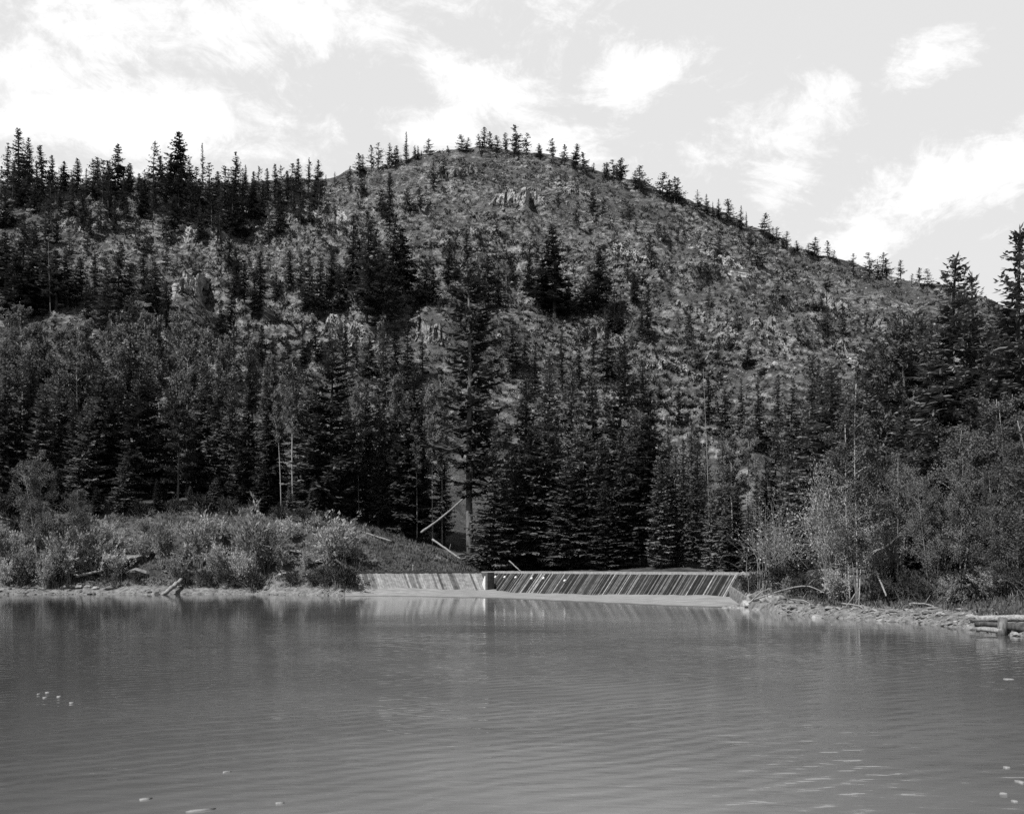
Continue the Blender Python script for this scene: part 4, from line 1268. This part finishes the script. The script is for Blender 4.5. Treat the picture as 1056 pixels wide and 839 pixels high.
mb = MB()
for (px, py) in slope_points(24000):
    x, y, z = hit(px, py)
    if vnoise(np.array(x / 24.0), np.array(y / 24.0), 3) < -0.02 and R.random() < .85:
        continue
    s = 0.25 * R.pareto(2.6) + 0.25
    s = min(s, 1.3) * (y / 440)
    v = rock_shape(R, .9) @ np.linalg.qr(R.normal(0, 1, (3, 3)))[0]
    a = R.uniform(0, 6.28); c, sn = math.cos(a), math.sin(a)
    v = v @ np.array([[c, sn, 0], [-sn, c, 0], [0, 0, 1]]) * s
    mb.add(v + np.array([x, y, z + 0.1 * s]), None, ICO)
tag(link('scree', mb.mesh('scree', M['hill_rock'])), 'broken rocks scattered over the mountain slope', 'rocks', kind='stuff')

mb = MB()
P, D, N, l, wd = [], [], [], [], []
for (px, py) in slope_points(19000):
    x, y, z = hit(px, py)
    if vnoise(np.array(x / 30.0), np.array(y / 30.0), 9) < 0.0 and R.random() < .6:
        continue
    s = R.choice([0.7, 0.9, 1.2, 1.6, 2.2], p=[.42, .32, .17, .06, .03]) * (y / 420)
    n_ = int(11 + 10 * s)
    c1 = R.normal(0, .42, (n_, 3)) * np.array([s * 1.1, s, s * .75]) + np.array([x, y, z + s * 0.55])
    P.append(c1); D.append(R.normal(0, 1, (n_, 3)) + up3 * .4); N.append(R.normal(0, 1, (n_, 3)) + up3 * .8)
    ll = R.uniform(0.35, 0.75, n_) * (0.7 + .3 * s); l.append(ll); wd.append(ll * .6)
mb.kites(np.vstack(P), np.vstack(D), np.vstack(N), np.concatenate(l), np.concatenate(wd))
tag(link('brush', mb.mesh('brush', M['brush'])), 'low dark brush covering the mountain slope', 'brush', kind='stuff')

def ico2(R, flat):
    v = rock_shape(R, flat); tri = ICO
    cache, vs, ts = {}, list(v), []

    def mid(a, b_):
        kk = (min(a, b_), max(a, b_))
        if kk not in cache:
            cache[kk] = len(vs); vs.append((vs[a] + vs[b_]) / 2 * R.uniform(0.98, 1.13))
        return cache[kk]
    for a, b_, c_ in tri:
        ab, bc, ca = mid(a, b_), mid(b_, c_), mid(c_, a)
        ts += [(a, ab, ca), (b_, bc, ab), (c_, ca, bc), (ab, bc, ca)]
    return np.array(vs), np.array(ts)


def outcrop(px, py, wpx, hpx, n_, slant, label):
    """one jointed cliff: blocky face with a ledge on top, sunk into the slope"""
    x0, y0, z0 = hit(px, py)
    k_ = y0 / F
    NU, NV, NCAP = max(24, int(wpx * 1.1)), 16, 5
    Hm = hpx * k_
    base = []
    for q_ in range(NU):
        f_ = q_ / (NU - 1) - .5
        base.append(hit(px + f_ * wpx, py + f_ * slant * wpx + hpx * .4))
    base = np.array(base)
    yb = np.median(base[:, 1])
    keep = np.abs(base[:, 1] - yb) < 40
    for c_ in (1, 2):
        base[:, c_] = np.interp(np.arange(NU), np.arange(NU)[keep], base[keep, c_])
        for _ in range(2):
            base[1:-1, c_] = (base[:-2, c_] + base[1:-1, c_] * 2 + base[2:, c_]) / 4
    taper = np.clip(np.minimum(np.arange(NU), np.arange(NU)[::-1]) / (NU * .22), 0, 1) ** .7
    cw = R.integers(2, 5)
    colh = np.repeat(R.uniform(.8, 1.0, NU // cw + 1), cw)[:NU] * (.7 + .4 * np.repeat(R.uniform(0, 1, NU // 9 + 1), 9)[:NU])
    cold = np.repeat(R.uniform(-1, 1, NU // cw + 1), cw)[:NU]
    V = []
    ledge = R.uniform(0, 1, NV + NCAP + 1)
    for v in range(NV + NCAP):
        t_ = min(v / (NV - 1), 1.0)
        for q_ in range(NU):
            h_ = Hm * taper[q_] * colh[q_]
            step = math.floor(t_ * 4 + ledge[min(q_ // 6, NV)]) / 4
            dep = cold[q_] * .9 + _h(np.array(q_ // cw), np.array(int(t_ * 5 + ledge[q_ % 7])), 77) * 1.6 - .9
            back = t_ * h_ * .25 + step * h_ * .25
            z_ = -1.6 + t_ * (h_ + 1.6)
            if v >= NV:
                back += (v - NV + 1) / NCAP * (h_ * 1.7 + 2.5); z_ += .2 * (v - NV + 1) / NCAP
                dep *= 1 - (v - NV + 1) / NCAP
            V.append((base[q_, 0] - x0 + R.normal(0, .12), base[q_, 1] - y0 + back - dep * taper[q_] + R.normal(0, .12), base[q_, 2] - z0 + z_ + R.normal(0, .12)))
    q4 = [(v * NU + q_, v * NU + q_ + 1, (v + 1) * NU + q_ + 1, (v + 1) * NU + q_) for v in range(NV + NCAP - 1) for q_ in range(NU - 1)]
    o_ = link('rock_outcrop', mesh_np('rock_outcrop', V, q4, None, M['cliff_rock']), None, (x0, y0, z0))
    tag(o_, label, 'rock outcrop', 'rock outcrops on the mountain')


for a_ in [(535, 205, 62, 22, 26, 0.05, 'pale broken cliff just below the summit'), (470, 178, 60, 12, 20, -.1, 'low rock band just left below the summit'), (590, 195, 60, 12, 20, .3, 'rock ribs sloping right of the summit cliff'),
           (85, 232, 110, 12, 34, -.04, 'long flat rock slab under the far left skyline trees'), (196, 296, 44, 26, 18, .25, 'layered pale slab beside the dark knot of spruces'), (210, 242, 60, 14, 22, .1, 'rock band under the tallest ridge spruce'),
           (325, 222, 70, 12, 24, -.05, 'flat pale ledges left of the lone high spruce'), (350, 345, 60, 22, 22, -.1, 'pale boulder bank above the broad fir'), (440, 345, 50, 24, 20, .15, 'pale rocks just left of the tall pine top'),
           (650, 262, 60, 10, 20, .4, 'slanting ledge on the upper right slope'), (730, 330, 80, 14, 26, .5, 'long slanting rock rib in the middle of the right slope'), (795, 345, 44, 26, 18, .8, 'dark streaked cliff on the right slope'),
           (860, 318, 40, 22, 16, .4, 'small columned cliff high on the right ridge'), (700, 385, 70, 14, 24, .3, 'pale ledge low on the right slope'), (880, 370, 54, 12, 18, .5, 'pale rib near the right bank spruces'),
           (745, 268, 70, 12, 22, .5, 'rock band below the right ridge pines'), (620, 345, 50, 14, 18, .2, 'pale ledge under the isolated black spruce'), (500, 240, 60, 10, 20, .1, 'thin ledge under the summit cliff')]:
    outcrop(*a_)

# grass and weeds on the banks
P, D, N, l, wd = [], [], [], [], []
for k in range(9000):
    px = R.uniform(-20, 500) if k < 6500 else R.uniform(800, 1070)
    if px < 500:
        Y_ = R.uniform(np.interp(px, K, S_) + 2.2, np.interp(px, K, B_) + 3)
    else:
        Y_ = R.uniform(np.interp(px, K, S_) + 4.0, np.interp(px, K, B_) + 8)
    x = (px - CX) / F * Y_
    z = gz(x, Y_)
    n_ = 5
    P.append(np.tile([x, Y_, z - .03], (n_, 1)) + R.normal(0, .16, (n_, 3)) * [1, 1, 0]); D.append(R.normal(0, .5, (n_, 3)) + up3); N.append(R.normal(0, 1, (n_, 3)) * [1, 1, .2])
    ll = R.uniform(.15, .55, n_) * (1 if px < 500 else .8); l.append(ll); wd.append(ll * .28)
mb = MB(); mb.kites(np.vstack(P), np.vstack(D), np.vstack(N), np.concatenate(l), np.concatenate(wd))
tag(link('grass', mb.mesh('grass', M['grass'])), 'grass and weeds on the banks of the lake', 'grass', kind='stuff')

# ------------------------------------------------------------------ shore rocks, one by one
ROCKS = []


def rock(px, py_base, wpx, region, flat=.6, label=None, Y=None, pile=0.0):
    Y_ = Y if Y else CAMZ * F / (py_base - HY)
    x = (px - CX) / F * Y_
    s = wpx / F * Y_ / 1.9
    v, tr = ico2(R, flat)
    me_ = mesh_np('shore_rock', v * s, None, tr, M['shore_rock'])
    o_ = link('shore_rock', me_, None, (x, Y_, max(gz(x, Y_), -0.25) + s * flat * 0.22 + pile))
    o_.rotation_euler = (R.uniform(-.2, .2), R.uniform(-.2, .2), R.uniform(0, 6.28))
    tag(o_, label, 'rock')
    ROCKS.append([o_, px, wpx, region, label])


for (px, wd_) in [(3, 5), (12, 6), (20, 5), (27, 7), (36, 5), (44, 6)]:
    rock(px, 612.4, wd_, 'along the water edge at the far left')
for (px, wd_) in [(67, 9), (76, 6), (82, 9), (90, 7), (98, 8), (107, 5)]:
    rock(px, 612.2, wd_, 'at the water edge below the small leafy tree')
rock(54, 611, 13, None, .7, 'rounded grey boulder at the water edge below the small leafy tree')
rock(128, 611, 34, None, .45, 'broad pale rock slab sloping into the water on the left shore')
rock(146, 611.5, 22, None, .4, 'low pale slab beside the broad rock slab')
rock(163, 608, 11, None, .6, 'round pale rock above the slanting log')
rock(113, 603, 9, None, .6, 'pale rock above the broad rock slab', Y=112)
for (px, wd_, yy_) in [(184, 6, 612), (196, 5, 612), (207, 6, 611.5), (216, 5, 612), (240, 5, 612)]:
    rock(px, yy_, wd_, 'on the shore right of the slanting log')
rock(228, 611, 10, None, .7, 'pale rounded rock in the middle of the left shore')
rock(251, 612.6, 7, None, .6, 'small rock standing in the shallows of the left shore')
rock(275, 612.4, 7, None, 1.2, 'upright pale stone at the water edge')
for (px, wd_, yy_) in [(292, 8, 612), (303, 14, 611), (317, 9, 612), (330, 16, 611.5), (345, 12, 612), (356, 10, 612)]:
    rock(px, yy_, wd_, 'in the pale rubble next to the dam end', .5)
for (px, wd_, Yr) in [(750, 7, 73), (757, 9, 74), (764, 7, 73), (770, 11, 75), (777, 8, 76), (783, 12, 74), (790, 9, 72), (768, 6, 70.5), (780, 7, 70), (796, 10, 70), (774, 9, 79), (788, 8, 78), (802, 8, 68)]:
    rock(px, 0, wd_ * 1.7, 'in the rubble heap at the dam end', .7, None, Yr)
for (px, wd_, yy_) in [(778, 7, 630), (788, 8, 632), (797, 6, 634), (806, 9, 635), (815, 7, 637), (824, 6, 637)]:
    rock(px, yy_, wd_, 'under the bare shrub at the dam end', .55)
rock(842, 637, 15, None, .8, 'pale angular boulder under the arching bleached branch')
for (px, wd_, yy_) in [(858, 10, 640), (872, 14, 641), (884, 8, 641), (894, 12, 642), (905, 9, 642), (917, 10, 643)]:
    rock(px, yy_, wd_, 'on the beach below the forked trunks', .5)
for (px, wd_, yy_) in [(935, 7, 644), (948, 9, 645), (962, 8, 646), (976, 6, 648), (990, 8, 649), (1000, 7, 651)]:
    rock(px, yy_, wd_, 'on the right beach toward the log crib', .5)
for (px, wd_, Yr) in [(865, 9, 59.5), (880, 7, 59), (902, 8, 57), (922, 6, 56), (940, 7, 55), (955, 6, 54), (970, 8, 52), (985, 5, 50)]:
    rock(px, 0, wd_, 'up the right bank above the water edge', .5, None, Yr)
for (px, wd_, Yr) in [(215, 7, 116), (236, 6, 117), (290, 6, 114.5), (318, 6, 115), (185, 6, 118), (172, 7, 115)]:
    rock(px, 0, wd_, 'among the willows of the left bank', .5, None, Yr)
rg = {}
for r_ in ROCKS:
    if r_[4] is None:
        rg.setdefault(r_[3], []).append(r_)
for reg, rs in rg.items():
    rs.sort(key=lambda q_: q_[1])
    big_ = max(rs, key=lambda q_: q_[2])
    for k, q_ in enumerate(rs):
        q_[0]['label'] = f'largest grey rock {reg}' if q_ is big_ else f'{ORD[k]} grey rock from the left {reg}'
        q_[0]['group'] = f'rocks {reg}'

# beach gravel, uncountable
mb = MB()
for k in range(2600):
    px = R.uniform(800, 1065) if k < 1500 else R.uniform(-10, 365)
    Y0 = np.interp(px, K, S_)
    Y_ = Y0 + (abs(R.normal(0, 2.6)) if px > 500 else abs(R.normal(0, 1.2))) * 1.0
    x = (px - CX) / F * Y_
    s = min(0.03 + 0.035 * R.pareto(1.9), .28)
    mb.add(rock_shape(R, .6) * s + np.array([x, Y_, gz(x, Y_) + s * .2]), None, ICO)
tag(link('gravel', mb.mesh('gravel', M['shore_rock'])), 'loose gravel and cobbles along the water edge', 'gravel', kind='stuff')

# ------------------------------------------------------------------ logs and branches
def P3(px, py, Y):
    return np.array([(px - CX) / F * Y, Y, zof(py, Y)])


def log(name, label, cat, pts, r0, r1, mat='driftwood', side=None, sides=8):
    mb = MB()
    pts = np.asarray(pts, float)
    s = np.linspace(0, 1, 12)
    k = np.linspace(0, 1, len(pts))
    pp = np.stack([np.interp(s, k, pts[:, c]) for c in range(3)], 1)
    if len(pts) > 2:
        for _ in range(2):
            pp[1:-1] = (pp[:-2] + 2 * pp[1:-1] + pp[2:]) / 4
    c0 = pp[0].copy()
    mb.tube(pp - c0 + np.vstack([np.zeros((1, 3)), R.normal(0, r0 * .12, (11, 3))]), np.linspace(r0, r1, 12) * R.uniform(.82, 1.12, 12), sides)
    for (f_, dv, rr) in (side or []):
        b0 = np.array([np.interp(f_, s, pp[:, c]) for c in range(3)]) - c0
        dv = np.asarray(dv, float)
        mb.tube([b0, b0 + dv * .5 + np.array([0, 0, .03]), b0 + dv], [rr, rr * .7, rr * .3], 5)
    o_ = link(name, mb.mesh(name, M[mat], True), None, c0)
    return tag(o_, label, cat)


log('fallen_tree', 'pale dead trunk leaning against the tall pine behind the dam', 'fallen tree', [P3(434, 549, 124), P3(455, 534, 125), P3(478, 514, 125.5)], .16, .09, 'dead', [(.55, (.5, 0, -.5), .04), (.8, (-.3, 0, .6), .03)])
log('fallen_log', 'grey log lying on the grassy slope left of the leaning trunk', 'log', [P3(369, 547, 124), P3(404, 558, 123)], .15, .1, 'dead', [(.3, (.1, 0, .7), .04)])
log('fallen_log', 'broken log lying at the foot of the tall pine', 'log', [P3(446, 556, 124.5), P3(475, 576, 121)], .14, .1, 'dead', [(.6, (.2, 0, .9), .05)])
log('fallen_log', 'pale stick lying on the bank at the far left edge', 'log', [P3(-6, 531, 118), P3(24, 540, 116)], .12, .07, 'dead')
log('fallen_log', 'slanting dark-sided log with its end in the water', 'log', [P3(187, 598, 113), P3(168, 613, 108)], .28, .2, 'driftwood')
log('fallen_log', 'dark log sloping down beside the willow to the dam end', 'log', [P3(346, 577, 111), P3(362, 588, 109)], .18, .12, 'bark_dark')
log('fallen_log', 'pale driftwood log above the broad rock slab', 'log', [P3(78, 594, 113), P3(106, 588, 114)], .2, .12, 'driftwood')
log('fallen_log', 'thin grey log lying in the grass above the willow row', 'log', [P3(104, 548, 119), P3(120, 557, 117)], .12, .08, 'dead')
log('dead_branch', 'arching bleached branch over the rocks right of the dam', 'branch', [P3(778, 618, 71), P3(800, 610, 70), P3(832, 602, 67), P3(850, 611, 64)], .07, .035, 'dead', [(.45, (-.6, .1, .5), .03), (.7, (.5, 0, .5), .03), (.3, (-.5, 0, .35), .025)])
for k, (pa, pb, l_) in enumerate([((772, 622, 72), (796, 606, 72), 'thin bleached branch rising right from the rubble at the dam end'), ((808, 626, 67), (786, 612, 70), 'dark stick lying across the rubble at the dam end'), ((815, 618, 66), (846, 628, 62), 'crooked grey limb reaching down to the right beach'),
                                  ((852, 612, 64), (880, 600, 63), 'grey limb propped in the brush left of the forked trunks'), ((868, 622, 61), (902, 634, 57.5), 'weathered branch lying on the right beach below the forked trunks'), ((888, 604, 62), (872, 626, 60), 'leaning stick at the foot of the forked trunks'), ((940, 622, 57), (976, 632, 54), 'half-buried stick across the right beach')]):
    A_, B2 = P3(*pa), P3(*pb)
    log('dead_branch', l_, 'branch', [A_, (A_ + B2) / 2 + np.array([0, 0, .25]) * (1 - k % 2), B2], .06, .03, 'dead' if k % 2 == 0 else 'bark_grey', [(.4, (.3, 0, .5), .025), (.7, (-.25, 0, .4), .02)])
log('dead_branch', 'bleached pole leaning down from the forked trunks to the beach', 'branch', [P3(903, 588, 62), P3(914, 614, 59)], .07, .05, 'dead')
log('driftwood_log', 'short pale driftwood log on the right beach', 'log', [P3(924, 641, 54.3), P3(946, 630, 55.5)], .14, .07, 'driftwood', [(.2, (.3, 0, .25), .05), (.1, (.35, -.1, -.1), .05)])
log('dead_branch', 'grey fallen stick crossing behind the notch of the dam', 'branch', [P3(525, 578, 118.5), P3(537, 589, 117.0)], .08, .05, 'dead')
log('post', 'small pale post standing on the grass behind the pale dam face', 'post', [P3(426, 590, 115), P3(426, 582, 115)], .1, .1, 'dead')

crib = link('log_crib', None, None, tuple(P3(1035, 646, 44)))
tag(crib, 'crib of stacked logs at the water edge on the far right', 'log crib')
co = np.array(P3(1035, 646, 44))
for (a, b_, rr, mt) in ((P3(1008, 638, 45.2), P3(1075, 636.5, 43.2), .16, 'driftwood'), (P3(1007, 643.5, 45.0), P3(1062, 645, 43), .12, 'bark_dark'),
                        (P3(1008, 648.5, 44.6), P3(1034, 650, 43.6), .11, 'dead'), (P3(1040, 646, 43.6), P3(1078, 650, 42.6), .14, 'bark_dark')):
    mb = MB(); mb.tube(np.linspace(a, b_, 6) - co + R.normal(0, .015, (6, 3)), rr, 9)
    link('log', mb.mesh('log', M[mt], True), crib)
for px in (1033, 1064):
    mb = MB(); mb.tube([P3(px, 656, 43.7) - co, P3(px + 1, 637, 43.9) - co], [.22, .2], 9)
    link('post', mb.mesh('post', M['bark_pine'], True), crib)

# ------------------------------------------------------------------ white flecks on the water
FL = [(207, 835.5, 34, 3, 'longest white streak of foam near the bottom edge of the water'), (150, 824, 15, 3, 'white foam streak left of the longest one'),
      (233, 796, 11, 2.5, 'small white foam fleck above the longest streak'), (288, 828, 11, 2.5, 'small white foam fleck right of the longest streak'),
      (40, 715.5, 5, 1.5, 'leftmost fleck of the far foam cluster'), (49, 713.8, 6, 1.5, 'topmost fleck of the far foam cluster'), (47, 719, 5, 1.5, 'lower left fleck of the far foam cluster'),
      (61, 718, 6, 1.5, 'right fleck of the far foam cluster'), (74, 724.5, 7, 1.5, 'lowest fleck of the far foam cluster'),
      (1038, 791, 9, 4, 'topmost pale leaf of the cluster floating at the right edge'), (1052, 806, 10, 6, 'largest pale leaf of the cluster floating at the right edge'), (1034, 818, 12, 4, 'lower left pale leaf of the cluster at the right edge'),
      (1046, 826, 7, 4, 'lowest pale leaf of the cluster at the right edge'), (1040, 700, 14, 2, 'pale fleck floating far out below the log crib')]
for (px, py, lw, hh, lab) in FL:
    Y_ = CAMZ * F / (py - HY)
    Lm = lw / F * Y_ / 2 * .7
    Wm = max(0.012, hh * Y_ * Y_ / (CAMZ * F) / 2 * 0.45)
    a = np.linspace(0, 2 * np.pi, 15)[:-1]
    rr = 1 + R.normal(0, .22, 14)
    top_ = np.stack([np.cos(a) * Lm * rr, np.sin(a) * Wm * rr + np.cos(a) * Lm * .5 * (px < 320 and py > 790), np.full(14, .012)], 1)
    v = np.vstack([top_, top_ * [1.02, 1.02, 0] + [0, 0, -.01], [[0, 0, .014]]])
    t3 = [(i, (i + 1) % 14, 28) for i in range(14)]
    q4 = [(i, i + 14, (i + 1) % 14 + 14, (i + 1) % 14) for i in range(14)]
    nm = 'floating_leaf' if px > 1000 else 'foam_fleck'
    o_ = link(nm, mesh_np(nm, v, q4, t3, M['foam'], None, True), None, ((px - CX) / F * Y_, Y_, 0.004))
    tag(o_, lab, 'leaf' if px > 1000 else 'foam', 'flecks floating on the lake')
